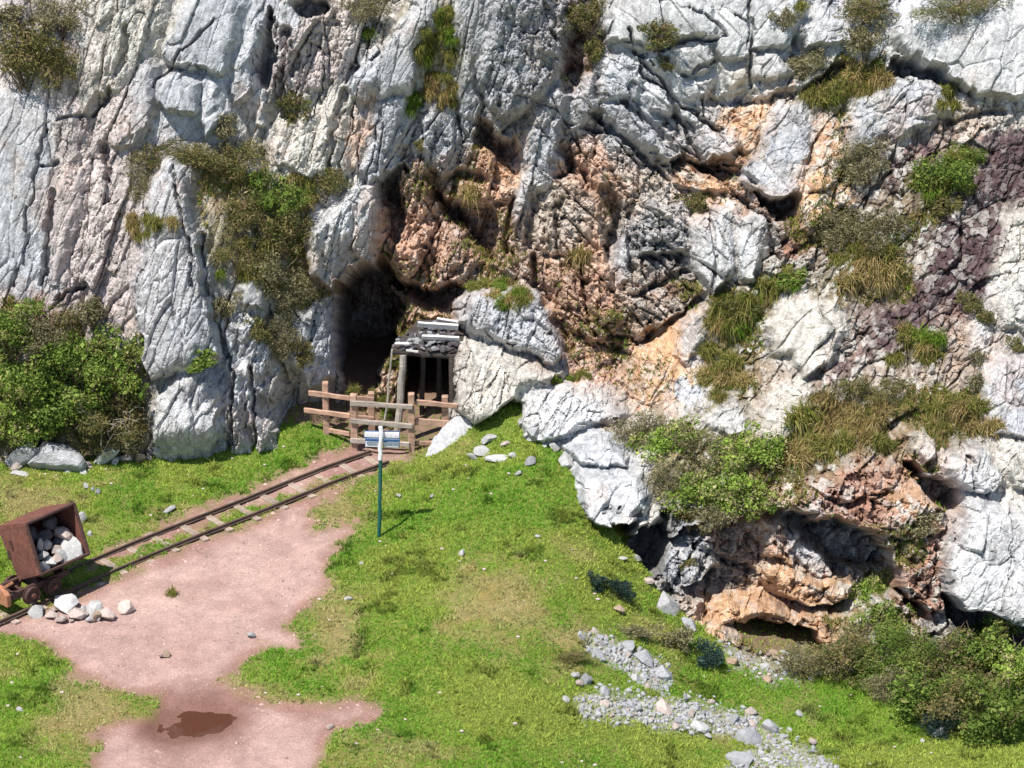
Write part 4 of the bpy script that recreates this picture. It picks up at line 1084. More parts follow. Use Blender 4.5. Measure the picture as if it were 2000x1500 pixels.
# ------------------------------------------------------------------ wooden gate and fences before the mine
def fence(root, posts, rails, mats=(M_FENCE, M_FENCE)):
    for i, (px, pt, pb, y_, wd) in enumerate(posts):
        a = at(px, pb, y_); b = at(px, pt, y_)
        a[0] = b[0]; a[2] -= .15
        part('post', beam_mesh('post', a, b, wd, wd, mats[0], up=(0, 1, 0), bevel=.012, wob=.003, seed=i), root)
    for i, (x0, y0, d0, x1, y1, d1, ht) in enumerate(rails):
        part('rail', beam_mesh('rail', at(x0, y0, d0), at(x1, y1, d1), .05, ht, mats[1], bevel=.008, wob=.004, seed=i + 7), root)
g1 = empty('wooden_gate', at(745, 885, -3.1), 'wooden plank gate of three rails across the track', 'gate')
fence(g1, [(690, 770, 888, -3.1, .13), (803, 768, 890, -3.22, .125)],
      [(684, 787, -3.19, 806, 795, -3.31, .10), (684, 822, -3.19, 806, 832, -3.31, .10), (684, 860, -3.19, 800, 868, -3.31, .10)], (M_FENCE, M_FENCE_G))
g2 = empty('wooden_fence', at(640, 850, -2.85), 'wooden rail fence on the left of the gate, ending at the grass bank', 'fence', 'wooden fences before the mine')
fence(g2, [(635, 746, 855, -2.7, .12)],
      [(603, 767, -2.62, 684, 778, -3.02, .10), (594, 801, -2.66, 684, 812, -3.02, .10), (640, 840, -2.72, 683, 847, -3.02, .09)])
g3 = empty('wooden_fence', at(850, 860, -3.1), 'wooden rail fence on the right of the gate, ending at the rock', 'fence', 'wooden fences before the mine')
fence(g3, [(869, 773, 860, -2.95, .13)],
      [(811, 785, -3.18, 893, 793, -3.02, .10), (811, 823, -3.18, 880, 828, -3.02, .14), (811, 866, -3.18, 880, 864, -3.02, .09)])
part('brace', beam_mesh('brace', at(811, 854, -3.12), at(872, 832, -2.92), .05, .07, M_DARKWOOD_SHADE), g3)
g4 = empty('wooden_fence', at(725, 850, -2.35), 'short wooden fence piece behind the gate, left of the portal', 'fence', 'wooden fences before the mine')
fence(g4, [(725, 766, 850, -2.35, .13), (693, 770, 850, -2.45, .11)], [(694, 778, -2.5, 730, 780, -2.4, .10), (694, 815, -2.5, 730, 818, -2.4, .10)])

# ------------------------------------------------------------------ timbered mine portal
portal = empty('mine_portal', at(835, 850, -2.15), 'low timbered mine entrance roofed with pale planks, logs and stones', 'mine entrance')
yp = -2.2
part('post', log_mesh('post', at(776, 850, yp), at(788, 692, yp), .075, .07, M_OLDWOOD, 3), portal)
part('post', log_mesh('post', at(884, 850, yp - .05), at(884, 692, yp - .05), .07, .07, M_DARKWOOD_SHADE, 4), portal)
part('thin_pole', log_mesh('thin_pole', at(752, 820, yp - .12), at(767, 682, yp - .12), .022, .018, M_OLDWOOD, 5), portal)
part('post', log_mesh('post', at(824, 850, yp + .7), at(826, 676, yp + .7), .055, .055, M_DARKWOOD_SHADE, 6), portal)  # both inner posts: interior shade is put into the wood colour
part('post', log_mesh('post', at(856, 850, yp + .9), at(858, 676, yp + .9), .055, .055, M_DARKWOOD_SHADE, 7), portal)
part('roof_light_block', plate('roof_light_block', [tuple(at(764, 683, yp + .02)), tuple(at(905, 694, yp + .02)), tuple(at(905, 628, yp + 1.05)), tuple(at(816, 628, yp + 1.05))], .04, (0, 0, 1), M_DARKWOOD_SHADE), portal)  # plate added under the roof logs to keep light out of the portal
part('lintel', log_mesh('lintel', at(766, 686, yp + .02), at(893, 696, yp + .02), .075, .07, M_DARKWOOD_SHADE, 8), portal)
part('lintel_board', beam_mesh('lintel_board', at(793, 684, yp - .085), at(817, 687, yp - .085), .02, .045, M_PLANK), portal)
for k in range(5):
    y_ = yp + .1 + .21 * k
    part('roof_log', log_mesh('roof_log', at(768 + 11 * k, 677 - 10 * k, y_), at(898, 685 - 12 * k, y_), .06, .055, M_DARKWOOD_SHADE, 10 + k), portal)
for (x0, y0, x1, y1, y_, ht) in ((816, 633, 895, 639, -1.72, .13), (824, 658, 897, 661, -2.02, .10), (853, 624, 893, 630, -1.5, .09), (771, 671, 800, 672, -2.23, .045)):
    part('roof_plank', beam_mesh('roof_plank', at(x0, y0, y_), at(x1, y1, y_), .05, ht, M_PLANK, up=(0, -.4, .9), bevel=.006, wob=.003, seed=int(x0)), portal)
# ------------------------------------------------------------------ stones
def rock_np(seed, sub=2, cuts=9, rough=.06, squash=(1, 1, 1)):
    """a broken lump: a ball chopped by random planes; unit size"""
    rr = np.random.RandomState(seed)
    bm = bmesh.new(); bmesh.ops.create_icosphere(bm, subdivisions=sub, radius=1.0)
    V = np.array([v_.co[:] for v_ in bm.verts]); F = np.array([[v_.index for v_ in f_.verts] for f_ in bm.faces]); bm.free()
    for _ in range(cuts):
        n_ = rr.normal(size=3); n_ /= np.linalg.norm(n_)
        d = rr.uniform(.35, .8)
        e = V @ n_ - d
        V = V - np.outer(np.maximum(e, 0), n_) * .95
    if rough:
        V = V * (1 + rough * (fbm(V[:, 0] * 3 + seed, V[:, 1] * 3 + V[:, 2] * 2, seed, 4)[:, None] * 1.6))
    V = V * np.array(squash)
    V /= np.abs(V).max()
    return V, F

def rock_mat(name, base):
    return surface_mat(name, base=base, rough=.92, mottle=((3, .8, 1.15), (18, .75, 1.2)), bump=((14, .03), (60, .01)), rnd=.16)
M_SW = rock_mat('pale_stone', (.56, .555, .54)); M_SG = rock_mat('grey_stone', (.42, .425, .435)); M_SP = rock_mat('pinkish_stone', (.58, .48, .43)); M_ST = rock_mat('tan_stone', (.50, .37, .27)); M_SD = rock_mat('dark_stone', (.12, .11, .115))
M_SR = rock_mat('purple_grey_stone', (.26, .22, .26))
PROTO = {}
def stone_proto(mat, k, big=False):
    key = (mat.name, k, big)
    if key not in PROTO:
        V, F = rock_np(100 + k, 4 if big else 2, 16 if big else 14, .06 if big else .04)
        if big:
            V = V * (1 + .03 * ridge(V[:, 0] * 5 + k, V[:, 2] * 5 + V[:, 1] * 3, k, 3)[:, None])
        PROTO[key] = mesh_np('stone', V, F, mat)
    return PROTO[key]
SR = random.Random(11)
def stone(px, py, w_, h_, mat, label, name='stone', cat='stone', group=None, loc=None, big=False, sink=.75, rot=None):
    """w_, h_: seen size in picture pixels"""
    p = Vector(loc) if loc is not None else Vector(on_ground(px, py))
    ppm = FPX / ((Vector(CAM) - p).length)
    sx, sz = w_ / ppm / 2, h_ / ppm / 2 / .93
    o = link(name, stone_proto(mat, SR.randrange(7), big))
    o.scale = (sx, (sx + sz) / 2, sz)
    o.rotation_euler = rot if rot else (SR.uniform(-.25, .25), SR.uniform(-.25, .25), SR.uniform(0, 6.28) if sx < .25 else SR.uniform(-.4, .4))
    o.location = p + Vector((0, 0, sz * sink if loc is None else 0))
    return tag(o, label, cat, group)

# beside the cart
for i, (px, py, w_, h_, m_, lb) in enumerate([
    (75, 1198, 36, 28, M_SW, 'smooth pale stone beside the near rail in front of the cart wheel'), (98, 1206, 30, 20, M_SP, 'low pinkish stone wedged in the left of the heap by the cart'),
    (128, 1188, 56, 32, M_SW, 'large flat-topped white stone at the back of the heap by the cart'), (147, 1203, 46, 24, M_SP, 'broad pinkish white stone in the middle of the heap by the cart'),
    (185, 1196, 40, 30, M_SW, 'tall white stone right in the heap by the cart'), (205, 1206, 36, 30, M_SW, 'angular white stone at the right end of the heap by the cart'),
    (187, 1210, 24, 18, M_ST, 'small tan stone low at the right front of the heap by the cart'), (117, 1214, 32, 16, M_SP, 'small flat stone at the front left of the heap by the cart'), (175, 1212, 20, 13, M_SW, 'tiny pale stone at the front of the heap by the cart'),
    (252, 1193, 34, 30, M_SW, 'single white stone on the gravel right of the heap')]):
    stone(px, py, w_ * 1.3, h_ * 1.3, M_SP if m_ == M_SW and i % 2 else m_, lb, sink=.45)
for k in range(16):
    stone(SR.gauss(160, 36), 1196 + SR.uniform(-6, 20), SR.uniform(12, 24), SR.uniform(9, 17), SR.choice((M_SP, M_SP, M_SW)), 'small pinkish stone filling the heap by the cart', group='small stones of the heap by the cart', sink=.6)
# in the cart
MCI = Matrix.Translation(cart_base) @ MC
def incart(t_, n_, z_): return MCI @ Vector((t_, n_, z_))
for (t_, n_, z_, w_, h_, m_, lb) in [
    (.93, .13, .98, 30, 26, M_SP, 'rounded pale stone high at the right inside the cart'), (.92, .33, .74, 38, 32, M_SW, 'big pale stone at the lower right lip of the cart'),
    (.70, .37, .68, 24, 24, M_SW, 'white stone in the middle of the cart lip'), (.52, .38, .67, 26, 24, M_SP, 'creamy stone left of the middle on the cart lip'), (.36, .36, .68, 26, 20, M_SW, 'white stone left on the cart lip'),
    (.18, .40, .64, 20, 22, M_SW, 'white stone in the lower left corner of the cart'), (.28, .30, .82, 26, 16, M_SW, 'flat white stone lying left above the cart lip'), (.08, .42, .60, 12, 12, M_SW, 'small white stone at the left corner of the cart lip'),
    (.33, .17, .94, 13, 20, M_SW, 'small slanting white stone in the middle of the cart load'), (.50, .17, .92, 14, 15, M_SW, 'small white stone beside the slanting one in the cart load'), (.62, .24, .78, 22, 22, M_SP, 'pale stone behind the lip in the middle of the cart'),
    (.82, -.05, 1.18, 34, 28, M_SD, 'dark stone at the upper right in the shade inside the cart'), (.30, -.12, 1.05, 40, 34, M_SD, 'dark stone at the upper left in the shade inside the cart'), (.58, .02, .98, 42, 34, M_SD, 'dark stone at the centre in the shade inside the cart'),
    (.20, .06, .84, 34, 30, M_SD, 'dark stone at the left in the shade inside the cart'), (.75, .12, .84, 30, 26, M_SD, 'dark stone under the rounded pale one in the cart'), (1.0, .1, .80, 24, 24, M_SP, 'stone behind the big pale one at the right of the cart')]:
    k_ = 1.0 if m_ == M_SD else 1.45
    stone(0, 0, w_ * k_, h_ * k_, m_, lb, loc=incart(t_ * .88 + .02, n_ - .05, z_ + .02))
# foot of the left cliff
for (px, py, w_, h_, m_, lb, big) in [
    (112, 912, 120, 84, M_SG, 'big grey boulder with a pointed top at the left foot of the cliff', True), (45, 908, 100, 58, M_SG, 'low grey rock left of the big pointed boulder', True), (15, 880, 50, 42, M_SG, 'grey rock under the bush at the left edge', True), (30, 912, 34, 30, M_SP, 'pinkish rock low at the left edge by the grass', False),
    (208, 902, 72, 44, M_SW, 'white slanting rock at the foot of the large bush', True), (226, 902, 30, 20, M_SG, 'grey round stone in front of the white slanting rock', False), (248, 900, 30, 24, M_SP, 'pinkish round stone right of the white slanting rock', False),
    (272, 902, 30, 26, M_ST, 'tan round stone left of the pale pillar foot', False), (290, 898, 24, 18, M_SP, 'small pink stone between tan stone and pillar foot', False), (313, 896, 32, 38, M_SW, 'white upright stone at the foot of the pale pillar', False), (334, 902, 16, 14, M_SW, 'small white stone right of the upright one at the pillar foot', False),
    (135, 922, 32, 10, M_SW, 'thin flat white stone in the grass right of the pointed boulder', False), (162, 924, 26, 9, M_SW, 'second flat white stone in the grass right of the pointed boulder', False), (38, 926, 40, 8, M_SW, 'flat white slab in the grass at the far left', False), (175, 912, 26, 14, M_SP, 'low pink stone between pointed boulder and white rock', False),
    (168, 954, 12, 14, M_SW, 'small white stone, upper of the cluster in the left grass', False), (182, 957, 12, 12, M_SG, 'small grey stone in the middle of the cluster in the left grass', False), (192, 965, 18, 20, M_SG, 'larger grey stone of the cluster in the left grass', False),
    (330, 998, 34, 12, M_SW, 'flat pale stone in the grass beside the far rail', False), (162, 1020, 16, 30, M_SW, 'pale stone in the grass just behind the cart', False), (175, 1045, 14, 12, M_SW, 'little pale stone right behind the cart', False)]:
    stone(px, py, w_, h_, m_, lb, big=big, sink=.55, name='boulder' if big else 'stone', cat='boulder' if big else 'stone')
# around the mound
for (px, py, w_, h_, m_, lb, big, rot) in [
    (1045, 862, 50, 40, M_SG, 'grey block at the right of the rocks on the mound top', True, None), (940, 885, 40, 18, M_SW, 'low white stone on the mound right of the leaning slab', False, None), (1000, 893, 22, 18, M_SW, 'bright white stone on the rim of the mound', False, None),
    (975, 898, 60, 10, M_SW, 'long flat white slab in the rim of the mound', False, (0, 0, .1)), (1035, 905, 30, 18, M_SG, 'mottled grey stone on the right rim of the mound', False, None), (925, 895, 34, 10, M_SW, 'flat pale stone at the left rim of the mound', False, None), (955, 862, 36, 22, M_SW, 'pale stone below the outcrop beside the leaning slab', False, None),
    (985, 870, 26, 14, M_SP, 'small pinkish stone in the grass below the outcrop', False, None), (1105, 905, 50, 36, M_SW, 'pale rock at the top right corner of the mound', True, None), (1085, 880, 30, 20, M_SW, 'small pale rock above the top right corner of the mound', False, None),
    (1012, 928, 14, 14, M_SW, 'small white pebble high on the mound', False, None), (843, 972, 12, 10, M_SW, 'small white pebble by the sign shadow, upper', False, None), (780, 970, 18, 9, M_SW, 'pair-like white pebble right of the signpost', False, None), (903, 1085, 20, 16, M_SW, 'white stone in the middle of the grass slope', False, None), (1050, 1049, 18, 8, M_SW, 'flat white stone right on the grass slope', False, None),
    (706, 1103, 16, 9, M_SW, 'small flat white stone at the path edge below the signpost', False, None), (1207, 1195, 34, 24, M_ST, 'tan stone below the blue-green shrub', False, None),
    (1245, 1040 + 55, 26, 14, M_SW, 'pale stone on the edge above the dark hollow', False, None), (1215, 1093, 40, 10, M_SW, 'long pale stone on the grass edge by the dark hollow', False, None), (1265, 1140, 40, 14, M_SP, 'pinkish stone on the grass edge by the dark hollow', False, None), (1300, 1190, 70, 36, M_SW, 'long pale slab along the grass edge by the hollow', True, (.1, .7, 0)), (1345, 1222, 60, 26, M_SG, 'grey slab at the lower end of the grass edge', True, (.1, .5, 0)),
    (490, 1243, 20, 16, M_SG, 'grey stone at the grass corner on the path', False, None), (325, 1280, 18, 14, M_ST, 'small tan stone in the middle of the path', False, None), (313, 1283, 12, 10, M_SP, 'tiny stone touching the tan one on the path', False, None), (680, 1172, 18, 12, M_SW, 'pale stone in the worn grass right of the path', False, None), (645, 1420, 18, 8, M_SP, 'flat stone at the path end below the puddle', False, None),
    (38, 1387, 18, 8, M_SW, 'white stone in the grass at the lower left', False, None), 
    (1148, 1334, 30, 34, M_SG, 'dark-sided grey block standing alone left of the scree', False, None), (1122, 1322, 24, 16, M_SW, 'white stone touching the lone grey block', False, None), (1130, 1338, 20, 20, M_SP, 'pale stone below the lone grey block', False, None), (1107, 1368, 28, 10, M_SW, 'flat white stone at the left end of the scree', False, None),
    (1562, 1398, 24, 16, M_SW, 'cream stone alone in the bright grass at right', False, None), (1585, 1452, 28, 20, M_SP, 'pink stone alone at the right of the scree', False, None), (1832, 1440, 30, 30, M_SG, 'grey stone among the bushes at lower right', False, None), (1802, 1448, 14, 10, M_SW, 'white pebble left of the grey stone at lower right', False, None),
    (1338, 1368, 12, 26, M_SW, 'small bright white pointed stone standing upright in the scree', False, (0, 0, 0)), (1322, 1384, 12, 16, M_SW, 'small white upright stone below the pointed one in the scree', False, (0, 0, 0)), (1382, 1440, 22, 16, M_SW, 'white stone at the lower edge of the scree', False, None)]:
    stone(px, py, w_, h_, m_, lb, big=big, sink=.6, rot=rot, name='boulder' if big else 'stone', cat='boulder' if big else 'stone')

# the tall slab leaning beside the gate: an outline with thickness, broken surface
def slab_rock(outline, y0, y1, th, mat, label, name='slab', seed=0):
    O = np.array([at(a, b, y0 + (y1 - y0) * (b - min(q[1] for q in outline)) / (max(q[1] for q in outline) - min(q[1] for q in outline))) for a, b in outline])
    c_ = O.mean(0); bm = bmesh.new()
    vs_ = [bm.verts.new(p - c_) for p in O]
    f_ = bm.faces.new(vs_)
    r = bmesh.ops.extrude_face_region(bm, geom=[f_])
    bmesh.ops.translate(bm, verts=[g for g in r['geom'] if isinstance(g, bmesh.types.BMVert)], vec=Vector((.12, th, -.1)))
    bmesh.ops.triangulate(bm, faces=bm.faces[:])
    bmesh.ops.subdivide_edges(bm, edges=bm.edges[:], cuts=5, use_grid_fill=True)
    bmesh.ops.recalc_face_normals(bm, faces=bm.faces)
    bm.normal_update()
    for v_ in bm.verts:
        q = v_.co * 4
        v_.co += v_.normal * .05 * float(ridge(np.array([q.x + q.y * .6 + seed]), np.array([q.z * .7 + q.y]), seed, 4)[0])
    me = bpy.data.meshes.new(name); bm.to_mesh(me); bm.free(); me.materials.append(mat)
    return tag(link(name, me, None, c_), label, 'boulder')
slab_rock([(832, 892), (848, 858), (866, 832), (890, 815), (912, 818), (921, 838), (905, 862), (880, 880), (868, 900), (845, 902)], -3.0, -3.75, .45, M_SG, 'tall grey slab leaning beside the gate on the mound', seed=3)
# stones laid on the roof of the mine entrance (parts of it)
for k in range(130):
    a = SR.uniform(768, 892); b = SR.uniform(632, 686)
    if b < 640 + (815 - a) * .6: continue
    y_ = yp - .03 + (684 - b) / 60 * 1.0
    p = Vector(at(a, b, y_)) + Vector((0, 0, .03)); s_ = SR.uniform(.04, .08)
    o = link('roof_stone', stone_proto(SR.choice((M_SD, M_SD, M_SG, M_SD, M_SR)), SR.randrange(7)), portal)
    o.location = p - portal.location; o.scale = (s_ * 1.2, s_, s_ * .75); o.rotation_euler = (SR.uniform(-.3, .3), SR.uniform(-.3, .3), SR.uniform(0, 6))
# strips of scree: the stones one can pick out, and the grit between them
SL = [('grey rubble stone in the upper strip of scree', 'stones of the upper scree strip'), ('grey rubble stone in the broad middle strip of scree', 'stones of the middle scree strip'), ('grey rubble stone in the scree at the bottom edge', 'stones of the lower scree strip'), ('tan rubble stone spilling from the small orange cave', 'stones below the small cave')]
nst = 0
gritV, gritF = [], []
gv, gf = rock_np(321, 1, 6, 0)
for k, (poly, cnt) in enumerate(zip(SCREE, (48, 80, 46, 22))):
    P_ = np.array(poly, float); lo, hi = P_.min(0) - 20, P_.max(0) + 20
    got = 0; tries = 0; pts_ = []
    while got < cnt and tries < 9000:
        tries += 1
        a, b = SR.uniform(lo[0], hi[0]), SR.uniform(lo[1], hi[1])
        if poly_sd(np.array([a]), np.array([b]), P_)[0] < SR.gauss(0, 6) or b > 1512: continue
        sz = SR.choice((9, 10, 12, 12, 14, 16, 18, 24, 32, 44, 58))
        if any((a - q[0]) ** 2 + ((b - q[1]) * 1.8) ** 2 < (.36 * (sz + q[2])) ** 2 for q in pts_): continue
        pts_.append((a, b, sz)); got += 1
        mt = SR.choice((M_SG, M_SG, M_SW, M_SG, M_SP)) if k < 3 else SR.choice((M_ST, M_SP, M_SW, M_ST))
        stone(a, b, sz, sz * SR.uniform(.5, .95), mt, SL[k][0], group=SL[k][1], sink=SR.uniform(-.1, .35))
    for _ in range(int(cnt * 17)):
        a, b = SR.uniform(lo[0], hi[0]), SR.uniform(lo[1], hi[1])
        if poly_sd(np.array([a]), np.array([b]), P_)[0] < SR.gauss(0, 9): continue
        p = on_ground(a, b); s_ = SR.uniform(.02, .06) * SR.choice((1, 1, 1.5))
        an = SR.uniform(0, 6.28); R_ = np.array([[math.cos(an), -math.sin(an), 0], [math.sin(an), math.cos(an), 0], [0, 0, .8]])
        gritF.append(gf + len(gritV) * len(gv)); gritV.append((gv @ R_.T) * s_ + p + np.array([0, 0, s_ * .1]))
tag(link('rubble', mesh_np('rubble', np.concatenate(gritV), np.concatenate(gritF), M_SG)), 'fine grey rubble filling the strips of scree', 'rubble', kind='stuff')

# gravel on the path
pm = path_m.ravel(); inv = (GPX.ravel() > -160) & (GPX.ravel() < 2160) & (GPY.ravel() < 1640) & (GPY.ravel() > 785)
RN = np.random.RandomState(3)
cand = np.nonzero((pm > .35) & inv & (np.abs(X.ravel() + 5) < 14) & (wet.ravel() < .5))[0]
pk = RN.choice(cand, 11000)
bp = GV[pk] + np.c_[RN.uniform(-.03, .03, (len(pk), 2)), np.zeros(len(pk))]
ov = np.array([[1, 0, 0], [-1, 0, 0], [0, 1, 0], [0, -1, 0], [0, 0, .7], [0, 0, -.7]], float); of = np.array([[0, 2, 4], [2, 1, 4], [1, 3, 4], [3, 0, 4]])
sc_ = (RN.uniform(.006, .016, len(pk)) * (1 + 1.2 * (RN.rand(len(pk)) > .95) + 2.5 * (RN.rand(len(pk)) > .985)))[:, None, None]
an = RN.uniform(0, 6.28, len(pk)); ca, sa = np.cos(an), np.sin(an)
rv = np.stack([ov[None, :, 0] * ca[:, None] - ov[None, :, 1] * sa[:, None] * .7, ov[None, :, 0] * sa[:, None] + ov[None, :, 1] * ca[:, None] * .7, np.repeat(ov[None, :, 2], len(pk), 0)], -1) * sc_ + bp[:, None, :]
rf = (of[None] + (np.arange(len(pk)) * 6)[:, None, None]).reshape(-1, 3)
gc_ = np.array([.46, .32, .275]) * RN.uniform(.65, 1.35, (len(pk), 1)) ; gc_ = np.repeat(gc_, 6, 0)
tag(link('gravel', mesh_np('gravel', rv.reshape(-1, 3), rf, M_GRAVEL, gc_)), 'loose pinkish gravel strewn over the path', 'gravel', kind='stuff')

cand = np.nonzero((pm < .3) & inv & (np.abs(X.ravel()) < 11) & (Y.ravel() > -15.4) & (Y.ravel() < -2.5))[0]
pk = RN.choice(cand, 150)
pb = GV[pk]; sz_ = RN.uniform(.012, .035, len(pk))
pv, pf_ = rock_np(77, 1, 6, 0)
PVs = (pv[None] * np.array([1.2, 1, .7]) * sz_[:, None, None] + pb[:, None, :] + np.array([0, 0, .025])).reshape(-1, 3)
PFs = (pf_[None] + (np.arange(len(pk)) * len(pv))[:, None, None]).reshape(-1, 3)
tag(link('pebbles', mesh_np('pebbles', PVs, PFs, M_SP)), 'tiny pale pebbles scattered through the turf', 'pebbles', kind='stuff')
# ------------------------------------------------------------------ plants
M_LEAF = leaf_mat('leaves'); M_BLADE = leaf_mat('grass_blades', .1, .3)
M_TWIG = surface_mat('twigs', base=(.16, .12, .085), rough=.9, mottle=((20, .8, 1.2),), bump=())
M_TWIGP = surface_mat('pale_twigs', base=(.27, .24, .19), rough=.9, mottle=((20, .8, 1.2),), bump=())
PAL = {'gorse': [((.045, .052, .020), 3), ((.085, .088, .034), 4), ((.125, .112, .045), 3), ((.14, .10, .06), 2), ((.22, .18, .10), 2)],
       'green': [((.045, .075, .016), 3), ((.085, .125, .026), 4), ((.125, .165, .038), 3), ((.17, .17, .06), 2), ((.20, .16, .09), 1)],
       'bright': [((.09, .14, .025), 3), ((.14, .20, .04), 4), ((.20, .23, .06), 2), ((.25, .22, .13), 2), ((.06, .085, .02), 2)],
       'heath': [((.13, .115, .075), 3), ((.18, .155, .105), 3), ((.085, .082, .042), 3), ((.25, .22, .15), 2)],
       'juniper': [((.018, .042, .035), 3), ((.03, .06, .05), 3), ((.05, .08, .065), 2)]}
def bush_np(seed, kind, n, leaf, nl=9, flat=.8):
    R = np.random.RandomState(seed)
    lob = R.normal(size=(nl, 3)); lob /= np.linalg.norm(lob, axis=1)[:, None]
    lob *= R.uniform(.3, .85, (nl, 1)); lob[:, 2] *= flat
    rad = R.uniform(.16, .36, nl); lob[0] = 0; rad[0] = .45
    li = R.choice(nl, n, p=rad ** 2 / (rad ** 2).sum())
    d = R.normal(size=(n, 3)); d /= np.linalg.norm(d, axis=1)[:, None]
    rr_ = rad[li] * (.45 + .6 * R.rand(n) ** .6)
    rr_ *= 1 + .25 * fbm(d[:, 0] * 3 + li * 7, d[:, 1] * 3 + d[:, 2] * 2, seed, 2)
    c = lob[li] + d * rr_[:, None]
    nn = d + .9 * R.normal(size=(n, 3)); nn /= np.linalg.norm(nn, axis=1)[:, None]
    t_ = np.cross(nn, R.normal(size=(n, 3))); t_ /= np.linalg.norm(t_, axis=1)[:, None] + 1e-9
    b_ = np.cross(nn, t_)
    L = leaf * R.uniform(.5, 1.3, (n, 1)) * (1 + .9 * (R.rand(n, 1) > .9)); W = L * (.32 if kind in ('gorse', 'heath', 'juniper') else .55)
    V = np.stack([c - t_ * L, c + b_ * W, c + t_ * L, c - b_ * W], 1).reshape(-1, 3)
    F = np.arange(4 * n).reshape(n, 4)
    cols = np.array([q[0] for q in PAL[kind]]); pw = np.array([q[1] for q in PAL[kind]], float); pw /= pw.sum()
    # sprays of one colour: leaves near each other share it
    key = ((np.floor(c * 4.5 + 50).astype(int) * np.array([73, 179, 283])).sum(1) + seed) % 997
    u_ = np.random.RandomState(seed + 1).rand(997)[key] * .7 + R.rand(n) * .3
    ci = np.searchsorted(np.cumsum(pw), np.clip(u_, 0, .999))
    C = cols[np.clip(ci, 0, len(cols) - 1)] * R.uniform(.75, 1.3, (n, 1)) * (1 if kind == 'juniper' else np.array([1.4, 1.45, 1.2]))
    return V, F, np.repeat(C, 4, 0)
BUSH = {}
def bush_proto(kind, k, big):
    key = (kind, k, big)
    if key not in BUSH:
        n, leaf = {2: (15000, .022), 1: (5200, .036), 0: (1500, .075)}[big]
        V, F, C = bush_np(hash_(kind) + k * 13 + big, kind, n, leaf, 22 if big else 12)
        BUSH[key] = mesh_np('foliage', V, F, M_LEAF, C)
    return BUSH[key]
def hash_(s): return sum(ord(c) * (i + 3) for i, c in enumerate(s))
def stem_np(seed, n=7, r=.022, pale=False):
    R = random.Random(seed); bm = bmesh.new()
    for _ in range(n):
        a = R.uniform(0, 6.28); e = R.uniform(.3, .9)
        p0 = Vector((R.uniform(-.08, .08), R.uniform(-.08, .08), -.85)); p3 = Vector((math.cos(a) * e, math.sin(a) * e * .8, R.uniform(-.2, .7)))
        prev = None
        for i in range(5):
            f_ = i / 4
            c = p0.lerp(p3, f_) + Vector((R.uniform(-.06, .06), R.uniform(-.06, .06), .12 * math.sin(f_ * 3)))
            q = r * (1 - .75 * f_)
            ring = [bm.verts.new(c + Vector((math.cos(b) * q, math.sin(b) * q, 0))) for b in (0, 2.1, 4.2)]
            if prev:
                for j in range(3): bm.faces.new((prev[j], prev[(j + 1) % 3], ring[(j + 1) % 3], ring[j]))
            prev = ring
    me = bpy.data.meshes.new('stem'); bm.to_mesh(me); bm.free(); me.materials.append(M_TWIGP if pale else M_TWIG); return me
STEMS = [stem_np(k) for k in range(4)]
PRN = random.Random(23)
def shrub(cx_, cy_, rx_, ry_, kind, label, group=None, ground_=False, out=.35, name='shrub'):
    p = Vector(on_ground(cx_, cy_ + ry_ * .6)) if ground_ else Vector(on_cliff(cx_, cy_))
    ppm = FPX / (Vector(CAM) - p).length
    sx, sz = rx_ / ppm * 1.3, ry_ / ppm * 1.32
    sy = min(sx, sz) * .9 + .1 * max(sx, sz)
    if ground_:
        c = p + Vector((0, sy * .25, sz * .62))
    else:
        c = p + Vector(DV) * (sy * out)
    root = empty(name, c - Vector((0, 0, sz * .75)), label, 'shrub', group)
    big = 2 if max(rx_, ry_) > 85 else (1 if max(rx_, ry_) > 42 else 0)
    f_ = link('foliage', bush_proto(kind, PRN.randrange(3), big), root)
    f_.location = (0, 0, sz * .75); f_.scale = (sx, sy, sz); f_.rotation_euler = (0, PRN.uniform(-.2, .2), PRN.choice((0, 3.14)) + PRN.uniform(-.4, .4))
    s_ = link('stem', STEMS[PRN.randrange(4)], root)
    s_.location = (0, 0, sz * .75); s_.scale = (sx, sy, sz); s_.rotation_euler = (0, 0, PRN.uniform(0, 6.28))
    return root
